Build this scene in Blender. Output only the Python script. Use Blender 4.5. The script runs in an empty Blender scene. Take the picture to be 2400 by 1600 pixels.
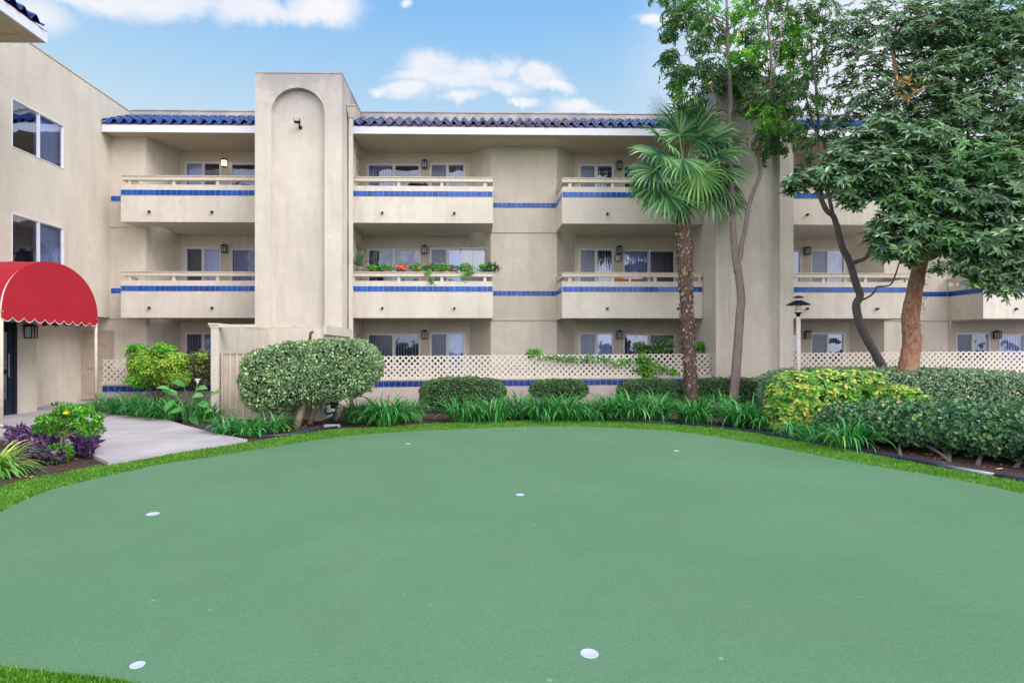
import bpy, math, random
import numpy as np
from mathutils import Vector, Matrix
from mathutils.geometry import tessellate_polygon

random.seed(7)
rng = np.random.default_rng(7)
scene = bpy.context.scene
col = scene.collection
R = math.radians
PI = math.pi

# ------------------------------------------------------------------ camera
F, CX, CY, TH, EYE = 1360.0, 1140.0, 818.0, R(1.1), 1.6
SN, CS = math.sin(TH), math.cos(TH)

def ray(x, y):
    a = (x - CX) / F
    return (a * CS + SN, -a * SN + CS, -(y - CY) / F)

def G(x, y, z=0.0):
    d = ray(x, y); t = (z - EYE) / d[2]
    return (d[0] * t, d[1] * t)

def AT(x, y, Y):
    d = ray(x, y); t = Y / d[1]
    return (d[0] * t, Y, EYE + d[2] * t)

cd = bpy.data.cameras.new('camera'); cam = bpy.data.objects.new('camera', cd); col.objects.link(cam)
cam.location = (0, 0, EYE); cam.rotation_euler = (R(90), 0, -TH)
cd.lens = 36 * F / 2400; cd.sensor_width = 36
cd.shift_x = (1200 - CX) / 2400; cd.shift_y = (CY - 800) / 2400
cd.clip_end = 3000; cd.clip_start = 0.05
scene.camera = cam
scene.view_settings.view_transform = 'Standard'
scene.view_settings.look = 'None'
scene.view_settings.exposure = 0
scene.cycles.max_bounces = 8
scene.cycles.transparent_max_bounces = 16
scene.cycles.sample_clamp_indirect = 6

# ------------------------------------------------------------------ node helpers
class NT:
    def __init__(s, tree): s.t = tree; s.n = tree.nodes; s.l = tree.links
    def new(s, typ, **kw):
        n = s.n.new(typ)
        for k, v in kw.items(): setattr(n, k, v)
        return n
    def set(s, inp, v):
        if isinstance(v, bpy.types.NodeSocket): s.l.new(v, inp)
        elif isinstance(v, (tuple, list)):
            v = tuple(v)
            if inp.type == 'RGBA' and len(v) == 3: v = v + (1,)
            inp.default_value = v
        else: inp.default_value = v
    def math(s, op, a, b=0.0, clamp=False):
        n = s.new('ShaderNodeMath', operation=op, use_clamp=clamp)
        s.set(n.inputs[0], a); s.set(n.inputs[1], b); return n.outputs[0]
    def vmath(s, op, a, b=(0, 0, 0)):
        n = s.new('ShaderNodeVectorMath', operation=op)
        s.set(n.inputs[0], a); s.set(n.inputs[1], b)
        return n.outputs['Value'] if op in ('LENGTH', 'DOT_PRODUCT') else n.outputs[0]
    def mix(s, f, a, b, blend='MIX'):
        n = s.new('ShaderNodeMix', data_type='RGBA', blend_type=blend)
        s.set(n.inputs[0], f); s.set(n.inputs[6], a); s.set(n.inputs[7], b); return n.outputs[2]
    def noise(s, vec, scale, detail=4, rough=0.55, dist=0.0, col=False):
        n = s.new('ShaderNodeTexNoise')
        if vec is not None: s.l.new(vec, n.inputs['Vector'])
        n.inputs['Scale'].default_value = scale; n.inputs['Detail'].default_value = detail
        n.inputs['Roughness'].default_value = rough; n.inputs['Distortion'].default_value = dist
        return n.outputs['Color' if col else 'Fac']
    def ramp(s, f, stops, interp='LINEAR'):
        n = s.new('ShaderNodeValToRGB'); s.l.new(f, n.inputs[0]); cr = n.color_ramp; cr.interpolation = interp
        while len(cr.elements) < len(stops): cr.elements.new(0.5)
        for e, (p, c) in zip(cr.elements, stops):
            e.position = p; e.color = tuple(c) + (1,) if len(c) == 3 else c
        return n.outputs[0]
    def mapr(s, v, a, b, c=0.0, d=1.0, smooth=False):
        n = s.new('ShaderNodeMapRange')
        if smooth: n.interpolation_type = 'SMOOTHSTEP'
        s.set(n.inputs[0], v)
        for i, x in enumerate((a, b, c, d)): n.inputs[i + 1].default_value = x
        return n.outputs[0]
    def coord(s, kind='Object', scale=None):
        o = s.new('ShaderNodeTexCoord').outputs[kind]
        if scale is not None:
            m = s.new('ShaderNodeMapping'); s.l.new(o, m.inputs[0]); m.inputs['Scale'].default_value = scale; return m.outputs[0]
        return o

def newmat(name):
    m = bpy.data.materials.new(name); m.use_nodes = True
    t = NT(m.node_tree); b = m.node_tree.nodes['Principled BSDF']
    return m, t, b

def bump(t, b, h, strength=0.3, dist=0.01):
    n = t.new('ShaderNodeBump'); n.inputs['Strength'].default_value = strength; n.inputs['Distance'].default_value = dist
    t.l.new(h, n.inputs['Height']); t.l.new(n.outputs[0], b.inputs['Normal'])

def simple(name, c, rough=0.6, metal=0.0, var=0.12, scale=6.0, bmp=0.0, bscale=60.0, island=0.0, coat=0.0):
    m, t, b = newmat(name)
    co = t.coord()
    n = t.noise(co, scale)
    dark = tuple(x * (1 - var) for x in c); light = tuple(min(1, x * (1 + var)) for x in c)
    cc = t.mix(t.mapr(n, 0.3, 0.7), dark, light)
    if island:
        g = t.new('ShaderNodeNewGeometry').outputs['Random Per Island']
        cc = t.mix(1.0, cc, t.ramp(g, [(0, (1 - island,) * 3), (1, (1 + island * .4,) * 3)]), 'MULTIPLY')
    t.l.new(cc, b.inputs['Base Color'])
    b.inputs['Roughness'].default_value = rough; b.inputs['Metallic'].default_value = metal
    if coat: b.inputs['Coat Weight'].default_value = coat
    if bmp: bump(t, b, t.noise(co, bscale, 3), bmp, 0.01)
    return m

def stucco(name, c, stain=0.35, pink=0.0, top=False):
    m, t, b = newmat(name)
    co = t.coord()
    st = t.coord(scale=(2.2, 2.2, 0.28))
    big = t.noise(co, 0.55, 5, 0.6)
    streak = t.noise(st, 1.6, 6, 0.65)
    mid = t.noise(co, 5.0, 5, 0.6)
    fine = t.noise(co, 38.0, 3, 0.6)
    cc = t.mix(t.mapr(big, 0.35, 0.68), tuple(x * 0.84 for x in c), tuple(x * 1.08 for x in c))
    cc = t.mix(t.mapr(mid, 0.35, 0.65, 0, 0.6), cc, tuple(x * f for x, f in zip(c, (0.86, 0.84, 0.78))))
    # grime lying on top edges and running down in streaks
    cc = t.mix(t.mapr(streak, 0.47, 0.70, 0, stain), cc, tuple(x * f for x, f in zip(c, (0.62, 0.60, 0.56))))
    cc = t.mix(t.mapr(fine, 0.35, 0.72, 0, 0.30), cc, tuple(x * 0.72 for x in c))
    if top:
        sz = t.new('ShaderNodeSeparateXYZ'); t.l.new(co, sz.inputs[0])
        g = t.math('MULTIPLY', t.mapr(sz.outputs[2], 7.0, 9.1), t.mapr(t.noise(co, 1.1, 6, 0.7), 0.25, 0.55))
        cc = t.mix(t.math('MULTIPLY', g, 0.85), cc, (0.29, 0.275, 0.30))
    if pink:
        cc = t.mix(pink, cc, (0.52, 0.40, 0.44))
    t.l.new(cc, b.inputs['Base Color']); b.inputs['Roughness'].default_value = 0.92
    b.inputs['Specular IOR Level'].default_value = 0.2
    h = t.math('ADD', t.noise(co, 26.0, 5, 0.7), t.math('MULTIPLY', t.noise(co, 70.0, 2, 0.5), 0.6))
    bump(t, b, h, 0.8, 0.014)
    return m

LB_ = 1.65
def leafmat(name, stops, rough=0.45, trans=0.35, spec=0.4, vein=0.0):
    m, t, b = newmat(name)
    geo = t.new('ShaderNodeNewGeometry')
    rnd = geo.outputs['Random Per Island']
    cc = t.ramp(rnd, stops)
    n = t.noise(t.coord(), 1.7, 3)
    cc = t.mix(1.0, cc, t.ramp(n, [(0.3, (0.68, 0.72, 0.70)), (0.7, (1.2, 1.15, 1.05))]), 'MULTIPLY')
    cc = t.mix(1.0, cc, (LB_,) * 3, 'MULTIPLY')
    t.l.new(cc, b.inputs['Base Color']); b.inputs['Roughness'].default_value = rough
    b.inputs['Specular IOR Level'].default_value = spec
    tr = t.new('ShaderNodeBsdfTranslucent'); t.l.new(t.mix(1.0, cc, (1.15, 1.3, 0.6), 'MULTIPLY'), tr.inputs[0])
    mx = t.new('ShaderNodeMixShader'); mx.inputs[0].default_value = trans
    out = m.node_tree.nodes['Material Output']
    t.l.new(b.outputs[0], mx.inputs[1]); t.l.new(tr.outputs[0], mx.inputs[2]); t.l.new(mx.outputs[0], out.inputs[0])
    return m

def emis(name, c, s):
    m, t, b = newmat(name)
    b.inputs['Base Color'].default_value = (*c, 1); b.inputs['Emission Color'].default_value = (*c, 1)
    b.inputs['Emission Strength'].default_value = s
    return m

def glass(name, tint, refl=0.10, alpha=0.75, rough=0.02):
    """window pane: sees through to the blinds, mirrors the sky more at grazing angles"""
    m, t, b = newmat(name)
    out = m.node_tree.nodes['Material Output']
    tr = t.new('ShaderNodeBsdfTransparent'); tr.inputs[0].default_value = (*tint, 1)
    gl = t.new('ShaderNodeBsdfGlossy'); gl.inputs['Roughness'].default_value = rough
    gl.inputs[0].default_value = (0.72, 0.80, 1.0, 1)
    wob = t.noise(t.coord(), 1.3, 2)
    bp = t.new('ShaderNodeBump'); bp.inputs['Strength'].default_value = 0.25; bp.inputs['Distance'].default_value = 0.05
    t.l.new(wob, bp.inputs['Height']); t.l.new(bp.outputs[0], gl.inputs['Normal'])
    lw = t.new('ShaderNodeLayerWeight'); lw.inputs[0].default_value = 0.3
    f = t.math('ADD', t.math('MULTIPLY', lw.outputs['Fresnel'], 0.8), refl, clamp=True)
    mx = t.new('ShaderNodeMixShader'); t.l.new(f, mx.inputs[0])
    t.l.new(tr.outputs[0], mx.inputs[1]); t.l.new(gl.outputs[0], mx.inputs[2]); t.l.new(mx.outputs[0], out.inputs[0])
    m.node_tree.nodes.remove(b)
    return m

# ------------------------------------------------------------------ materials
M = {}
WALL = (0.72, 0.655, 0.575)
M['stucco'] = stucco('stucco_beige', WALL)
M['tower'] = stucco('stucco_tower', (0.71, 0.65, 0.585), 0.45, 0, True)
M['balc'] = stucco('stucco_balcony', (0.73, 0.67, 0.605), 0.42)
M['soffit'] = stucco('stucco_soffit', (0.64, 0.55, 0.42), 0.2)
M['pinkwall'] = stucco('stucco_low_wall', (0.58, 0.50, 0.48), 0.35, 0.3)
M['trim'] = simple('painted_wood_cream', (0.62, 0.55, 0.46), 0.6, var=0.1, scale=9, bmp=0.15)
M['fascia'] = simple('painted_fascia_white', (0.72, 0.73, 0.84), 0.5, var=0.05, scale=4)
M['tile'] = simple('glazed_blue_tile', (0.006, 0.085, 0.40), 0.3, var=0.2, scale=5, island=0.35, coat=0.1)
M['tile_dk'] = simple('glazed_navy_tile', (0.006, 0.04, 0.25), 0.3, var=0.25, scale=5, island=0.35, coat=0.1)
M['grout'] = simple('grout', (0.60, 0.62, 0.68), 0.9)
M['roof'] = simple('glazed_roof_tile', (0.012, 0.030, 0.20), 0.15, var=0.3, scale=8, island=0.3, coat=0.5)
M['rust'] = simple('drip_edge_brown', (0.22, 0.10, 0.09), 0.6)
M['frame'] = simple('aluminium_white', (0.72, 0.73, 0.78), 0.35, var=0.04)
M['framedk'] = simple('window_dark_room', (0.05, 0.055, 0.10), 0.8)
M['pane'] = glass('pane_glass', (0.72, 0.79, 0.98), 0.16)
M['panew'] = glass('pane_glass_wing', (0.72, 0.79, 0.98), 0.34)
M['screen'] = glass('pane_insect_screen', (0.40, 0.41, 0.52), 0.10, rough=0.3)
M['blind'] = simple('vertical_blind', (0.72, 0.78, 0.95), 0.7, var=0.06, island=0.15)
M['black'] = simple('black_metal', (0.012, 0.012, 0.014), 0.4, 0.3)
M['brown'] = simple('dark_bronze_drain', (0.035, 0.022, 0.018), 0.7)
M['lglass'] = simple('lantern_glass', (0.45, 0.5, 0.52), 0.25)
M['lglow'] = emis('lantern_glow', (1.0, 0.78, 0.48), 2.6)
M['canopy'] = simple('red_canvas', (0.43, 0.008, 0.024), 0.8, var=0.10, scale=1.2, bmp=0.12, bscale=300)
M['white'] = simple('white_paint', (0.78, 0.77, 0.76), 0.5, var=0.05)
M['door'] = simple('door_paint_beige', (0.46, 0.38, 0.31), 0.5, var=0.06)
M['doordk'] = simple('door_frame_navy', (0.008, 0.020, 0.035), 0.35, 0.2)
M['gate'] = simple('gate_tan_paint', (0.47, 0.39, 0.31), 0.6, var=0.12, scale=3, bmp=0.1)
M['lattice'] = simple('lattice_beige_plastic', (0.68, 0.615, 0.54), 0.55, var=0.06)
M['bluepipe'] = simple('blue_paint_pipe', (0.012, 0.13, 0.40), 0.4, var=0.2)
M['greymetal'] = simple('grey_metal', (0.30, 0.30, 0.31), 0.5, 0.4)
M['copper'] = simple('brown_pipe', (0.20, 0.08, 0.04), 0.6)
M['edging'] = simple('black_plastic_edging', (0.025, 0.027, 0.07), 0.35, var=0.2)
M['offwhite'] = simple('weathered_white_plastic', (0.36, 0.37, 0.41), 0.6, var=0.2)
M['cup'] = simple('white_plastic_cup', (0.50, 0.54, 0.66), 0.4, var=0.03)
M['terracotta'] = simple('terracotta_pot', (0.42, 0.13, 0.05), 0.7)
M['potbeige'] = simple('beige_pot', (0.50, 0.42, 0.30), 0.6)
M['cabinet'] = simple('cabinet_grey_resin', (0.36, 0.38, 0.45), 0.5, var=0.03)
M['cabtop'] = simple('cabinet_lid_dark', (0.16, 0.17, 0.22), 0.5)
M['wood'] = simple('orange_wood', (0.42, 0.14, 0.03), 0.5)
M['blackpot'] = simple('black_nursery_pot', (0.02, 0.022, 0.03), 0.5)
M['sign'] = simple('sign_blue', (0.05, 0.30, 0.65), 0.4)
M['pink'] = leafmat('pink_petals', [(0, (0.75, 0.03, 0.16)), (0.6, (0.85, 0.10, 0.28)), (1, (0.8, 0.45, 0.5))], 0.5, 0.3)
M['orangefl'] = leafmat('orange_petals', [(0, (0.8, 0.35, 0.02)), (1, (0.85, 0.5, 0.08))], 0.5, 0.3)
M['yellowfl'] = leafmat('yellow_petals', [(0, (0.8, 0.5, 0.01)), (1, (0.9, 0.65, 0.02))], 0.5, 0.3)
M['whitefl'] = simple('white_petal', (0.8, 0.8, 0.85), 0.5)

# leaves
L_ = leafmat
M['l_topiary'] = L_('leaf_variegated_pittosporum', [(0, (0.045, 0.10, 0.055)), (0.35, (0.10, 0.18, 0.10)), (0.7, (0.20, 0.29, 0.17)), (0.9, (0.33, 0.42, 0.22)), (1, (0.55, 0.60, 0.42))], 0.5, 0.25)
M['l_dark'] = L_('leaf_dark_hedge', [(0, (0.014, 0.052, 0.022)), (0.4, (0.032, 0.11, 0.038)), (0.8, (0.07, 0.19, 0.06)), (0.93, (0.13, 0.20, 0.05)), (1, (0.26, 0.10, 0.04))], 0.35, 0.2)
M['l_hedgeR'] = L_('leaf_round_hedge', [(0, (0.018, 0.06, 0.035)), (0.4, (0.038, 0.11, 0.06)), (0.75, (0.07, 0.17, 0.08)), (0.97, (0.15, 0.27, 0.09)), (1, (0.30, 0.17, 0.06))], 0.35, 0.2, 0.5)
M['l_pale'] = L_('leaf_pale_hedge', [(0, (0.05, 0.11, 0.07)), (0.4, (0.11, 0.20, 0.13)), (0.8, (0.19, 0.30, 0.19)), (0.95, (0.30, 0.38, 0.22)), (1, (0.42, 0.26, 0.12))], 0.45, 0.2)
M['l_strap'] = L_('leaf_strap', [(0, (0.012, 0.08, 0.024)), (0.5, (0.036, 0.19, 0.050)), (0.9, (0.09, 0.32, 0.09)), (0.98, (0.18, 0.33, 0.10)), (1, (0.45, 0.40, 0.10))], 0.35, 0.25, 0.5)
M['l_yellow'] = L_('leaf_yellow_variegated', [(0, (0.02, 0.09, 0.02)), (0.38, (0.06, 0.22, 0.03)), (0.6, (0.15, 0.29, 0.035)), (0.8, (0.38, 0.37, 0.07)), (1, (0.48, 0.44, 0.15))], 0.4, 0.3)
M['l_lime'] = L_('leaf_lime', [(0, (0.03, 0.11, 0.02)), (0.4, (0.12, 0.26, 0.025)), (0.8, (0.27, 0.42, 0.05)), (0.95, (0.45, 0.48, 0.12)), (1, (0.5, 0.25, 0.1))], 0.45, 0.35)
M['l_drab'] = L_('leaf_drab', [(0, (0.04, 0.05, 0.035)), (0.5, (0.09, 0.11, 0.06)), (0.9, (0.17, 0.20, 0.08)), (1, (0.40, 0.42, 0.12))], 0.5, 0.25)
M['l_purple'] = L_('leaf_purple_heart', [(0, (0.022, 0.008, 0.035)), (0.5, (0.042, 0.014, 0.062)), (0.85, (0.075, 0.03, 0.12)), (1, (0.18, 0.12, 0.25))], 0.35, 0.2, 0.5)
M['l_bright'] = L_('leaf_bright_shrub', [(0, (0.02, 0.10, 0.012)), (0.5, (0.06, 0.24, 0.02)), (0.9, (0.14, 0.38, 0.03)), (1, (0.28, 0.46, 0.05))], 0.35, 0.3)
M['l_stripe'] = L_('leaf_striped_blade', [(0, (0.04, 0.17, 0.03)), (0.4, (0.10, 0.28, 0.05)), (0.7, (0.30, 0.44, 0.12)), (0.93, (0.55, 0.58, 0.25)), (1, (0.70, 0.42, 0.12))], 0.35, 0.3)
M['l_palm'] = L_('leaf_palm_fan', [(0, (0.012, 0.055, 0.030)), (0.5, (0.065, 0.175, 0.065)), (0.9, (0.18, 0.33, 0.13)), (0.985, (0.16, 0.28, 0.12)), (1, (0.40, 0.36, 0.14))], 0.33, 0.25, 0.55)
M['l_palmY'] = L_('leaf_palm_fan_old', [(0, (0.05, 0.15, 0.055)), (0.6, (0.12, 0.25, 0.075)), (1, (0.28, 0.34, 0.10))], 0.4, 0.3)
M['l_treeA'] = L_('leaf_slender_tree', [(0, (0.015, 0.045, 0.018)), (0.4, (0.03, 0.09, 0.032)), (0.8, (0.06, 0.15, 0.045)), (0.975, (0.13, 0.24, 0.06)), (1, (0.55, 0.38, 0.06))], 0.35, 0.3, 0.5)
M['l_treeAb'] = L_('leaf_slender_tree_new', [(0, (0.03, 0.11, 0.015)), (0.5, (0.07, 0.23, 0.02)), (1, (0.16, 0.36, 0.035))], 0.4, 0.4)
M['l_treeCb'] = L_('leaf_umbrella_tree_new', [(0, (0.03, 0.085, 0.045)), (0.5, (0.06, 0.15, 0.06)), (1, (0.11, 0.24, 0.07))], 0.35, 0.25)
M['l_treeC'] = L_('leaf_umbrella_tree', [(0, (0.012, 0.042, 0.020)), (0.35, (0.036, 0.098, 0.044)), (0.75, (0.085, 0.175, 0.080)), (0.96, (0.16, 0.27, 0.13)), (1, (0.15, 0.28, 0.09))], 0.30, 0.18, 0.6)
M['l_calla'] = L_('leaf_calla', [(0, (0.03, 0.16, 0.04)), (0.6, (0.07, 0.27, 0.07)), (1, (0.16, 0.38, 0.10))], 0.35, 0.3)
M['l_agave'] = L_('leaf_agave', [(0, (0.07, 0.14, 0.10)), (1, (0.16, 0.26, 0.17))], 0.5, 0.15)
M['l_vine'] = L_('leaf_vine', [(0, (0.03, 0.12, 0.02)), (0.6, (0.08, 0.25, 0.04)), (0.95, (0.18, 0.36, 0.07)), (1, (0.5, 0.4, 0.08))], 0.4, 0.3)
M['l_dead'] = L_('leaf_dead', [(0, (0.10, 0.05, 0.03)), (0.5, (0.26, 0.13, 0.07)), (0.85, (0.42, 0.26, 0.14)), (1, (0.60, 0.42, 0.10))], 0.8, 0.15)
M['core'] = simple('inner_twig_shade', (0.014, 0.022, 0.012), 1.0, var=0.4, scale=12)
M['turfblade'] = L_('turf_blade', [(0, (0.035, 0.11, 0.010)), (0.5, (0.072, 0.21, 0.018)), (0.85, (0.12, 0.28, 0.03)), (1, (0.20, 0.30, 0.07))], 0.5, 0.3)

def bark(name, c1, c2, scale=(6, 6, 1.5), bs=0.5, patch=None):
    m, t, b = newmat(name)
    co = t.coord(scale=scale)
    n = t.noise(co, 2.5, 6, 0.65, 0.6)
    cc = t.mix(t.mapr(n, 0.35, 0.65), c1, c2)
    if patch:
        p = t.noise(t.coord(scale=(2.4, 2.4, 1.1)), 2.6, 3, 0.6, 1.2)
        cc = t.mix(t.mapr(p, 0.49, 0.54), cc, patch)
    fine = t.noise(t.coord(scale=(9, 9, 4)), 6, 4, 0.6)
    cc = t.mix(t.mapr(fine, 0.5, 0.75, 0, 0.5), cc, tuple(x * 0.5 for x in c1))
    t.l.new(cc, b.inputs['Base Color']); b.inputs['Roughness'].default_value = 0.85
    bump(t, b, t.math('ADD', n, t.math('MULTIPLY', fine, 0.5)), bs, 0.03)
    return m
M['barkA'] = bark('bark_mauve', (0.22, 0.16, 0.155), (0.30, 0.235, 0.225), bs=0.25)
M['barkB'] = bark('bark_dark_grey', (0.085, 0.070, 0.075), (0.15, 0.125, 0.12), bs=0.35)
M['barkC'] = bark('bark_peeling_red', (0.30, 0.10, 0.065), (0.42, 0.20, 0.12), (3, 3, 1.6), 0.7, (0.36, 0.25, 0.16))
M['barkT'] = bark('bark_grey_shrub', (0.19, 0.15, 0.11), (0.30, 0.25, 0.19), bs=0.3)
M['palmtrunk'] = bark('palm_fibre', (0.075, 0.045, 0.032), (0.17, 0.115, 0.085), (8, 8, 5), 0.9)
M['palmchip'] = simple('palm_leaf_base', (0.34, 0.24, 0.20), 0.8, var=0.4, scale=14, island=0.75)

def ground_soil():
    m, t, b = newmat('soil_mulch')
    co = t.coord()
    v = t.new('ShaderNodeTexVoronoi'); v.inputs['Scale'].default_value = 26; t.l.new(co, v.inputs['Vector'])
    n = t.noise(co, 3, 6, 0.7)
    cc = t.ramp(n, [(0.3, (0.035, 0.018, 0.014)), (0.55, (0.085, 0.045, 0.034)), (0.75, (0.16, 0.095, 0.07))])
    cc = t.mix(0.5, cc, t.mix(1.0, cc, v.outputs['Color'], 'MULTIPLY'))
    t.l.new(cc, b.inputs['Base Color']); b.inputs['Roughness'].default_value = 0.95
    bump(t, b, t.math('ADD', v.outputs['Distance'], n), 0.8, 0.03)
    return m
M['soil'] = ground_soil()

def concrete():
    m, t, b = newmat('concrete_path')
    co = t.coord()
    n = t.noise(co, 0.9, 6, 0.65, 0.4); f = t.noise(co, 30, 4, 0.7); w = t.noise(t.coord(scale=(0.4, 2.0, 1)), 1.6, 4)
    cc = t.ramp(n, [(0.3, (0.36, 0.335, 0.36)), (0.55, (0.46, 0.43, 0.45)), (0.75, (0.55, 0.50, 0.50))])
    cc = t.mix(t.mapr(w, 0.45, 0.7, 0, 0.3), cc, (0.30, 0.27, 0.27))
    cc = t.mix(t.mapr(f, 0.55, 0.75, 0, 0.3), cc, (0.25, 0.23, 0.23))
    t.l.new(cc, b.inputs['Base Color']); b.inputs['Roughness'].default_value = 0.8
    bump(t, b, f, 0.2, 0.005)
    return m
M['concrete'] = concrete()

def turf():
    m, t, b = newmat('putting_turf')
    co = t.coord()
    big = t.noise(co, 0.42, 4, 0.55, 0.5); mid = t.noise(co, 3.2, 5, 0.6)
    fine = t.noise(co, 120, 3, 0.75); sp = t.noise(co, 46, 2, 0.5)
    cc = t.ramp(big, [(0.3, (0.105, 0.212, 0.108)), (0.5, (0.119, 0.231, 0.124)), (0.72, (0.135, 0.252, 0.148))])
    cc = t.mix(t.mapr(mid, 0.3, 0.75, 0, 0.3), cc, (0.085, 0.185, 0.092))
    nap = t.noise(t.coord(scale=(0.5, 7, 1)), 3.0, 4, 0.6, 0.6)
    cc = t.mix(t.mapr(nap, 0.4, 0.68, 0, 0.22), cc, (0.135, 0.25, 0.162))
    worn = t.noise(t.coord(), 0.9, 3, 0.5, 1.2)
    cc = t.mix(t.mapr(worn, 0.58, 0.72, 0, 0.35), cc, (0.125, 0.20, 0.11))
    cc = t.mix(t.mapr(fine, 0.42, 0.70, 0, 0.55), cc, (0.055, 0.14, 0.085))
    cc = t.mix(t.mapr(fine, 0.52, 0.30, 0, 0.35), cc, (0.17, 0.31, 0.22))
    cc = t.mix(t.mapr(sp, 0.74, 0.80, 0, 0.6), cc, (0.05, 0.09, 0.04))
    v = t.new('ShaderNodeTexVoronoi'); v.inputs['Scale'].default_value = 2.1; t.l.new(co, v.inputs['Vector'])
    cc = t.mix(t.mapr(v.outputs['Distance'], 0.035, 0.02, 0, 0.5), cc, (0.35, 0.45, 0.33))
    t.l.new(cc, b.inputs['Base Color']); b.inputs['Roughness'].default_value = 0.95
    b.inputs['Specular IOR Level'].default_value = 0.1
    b.inputs['Sheen Weight'].default_value = 0.0
    bump(t, b, fine, 0.5, 0.006)
    return m
M['turf'] = turf()
M['grassbase'] = simple('turf_backing', (0.055, 0.15, 0.018), 0.9, var=0.35, scale=14)

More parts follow.
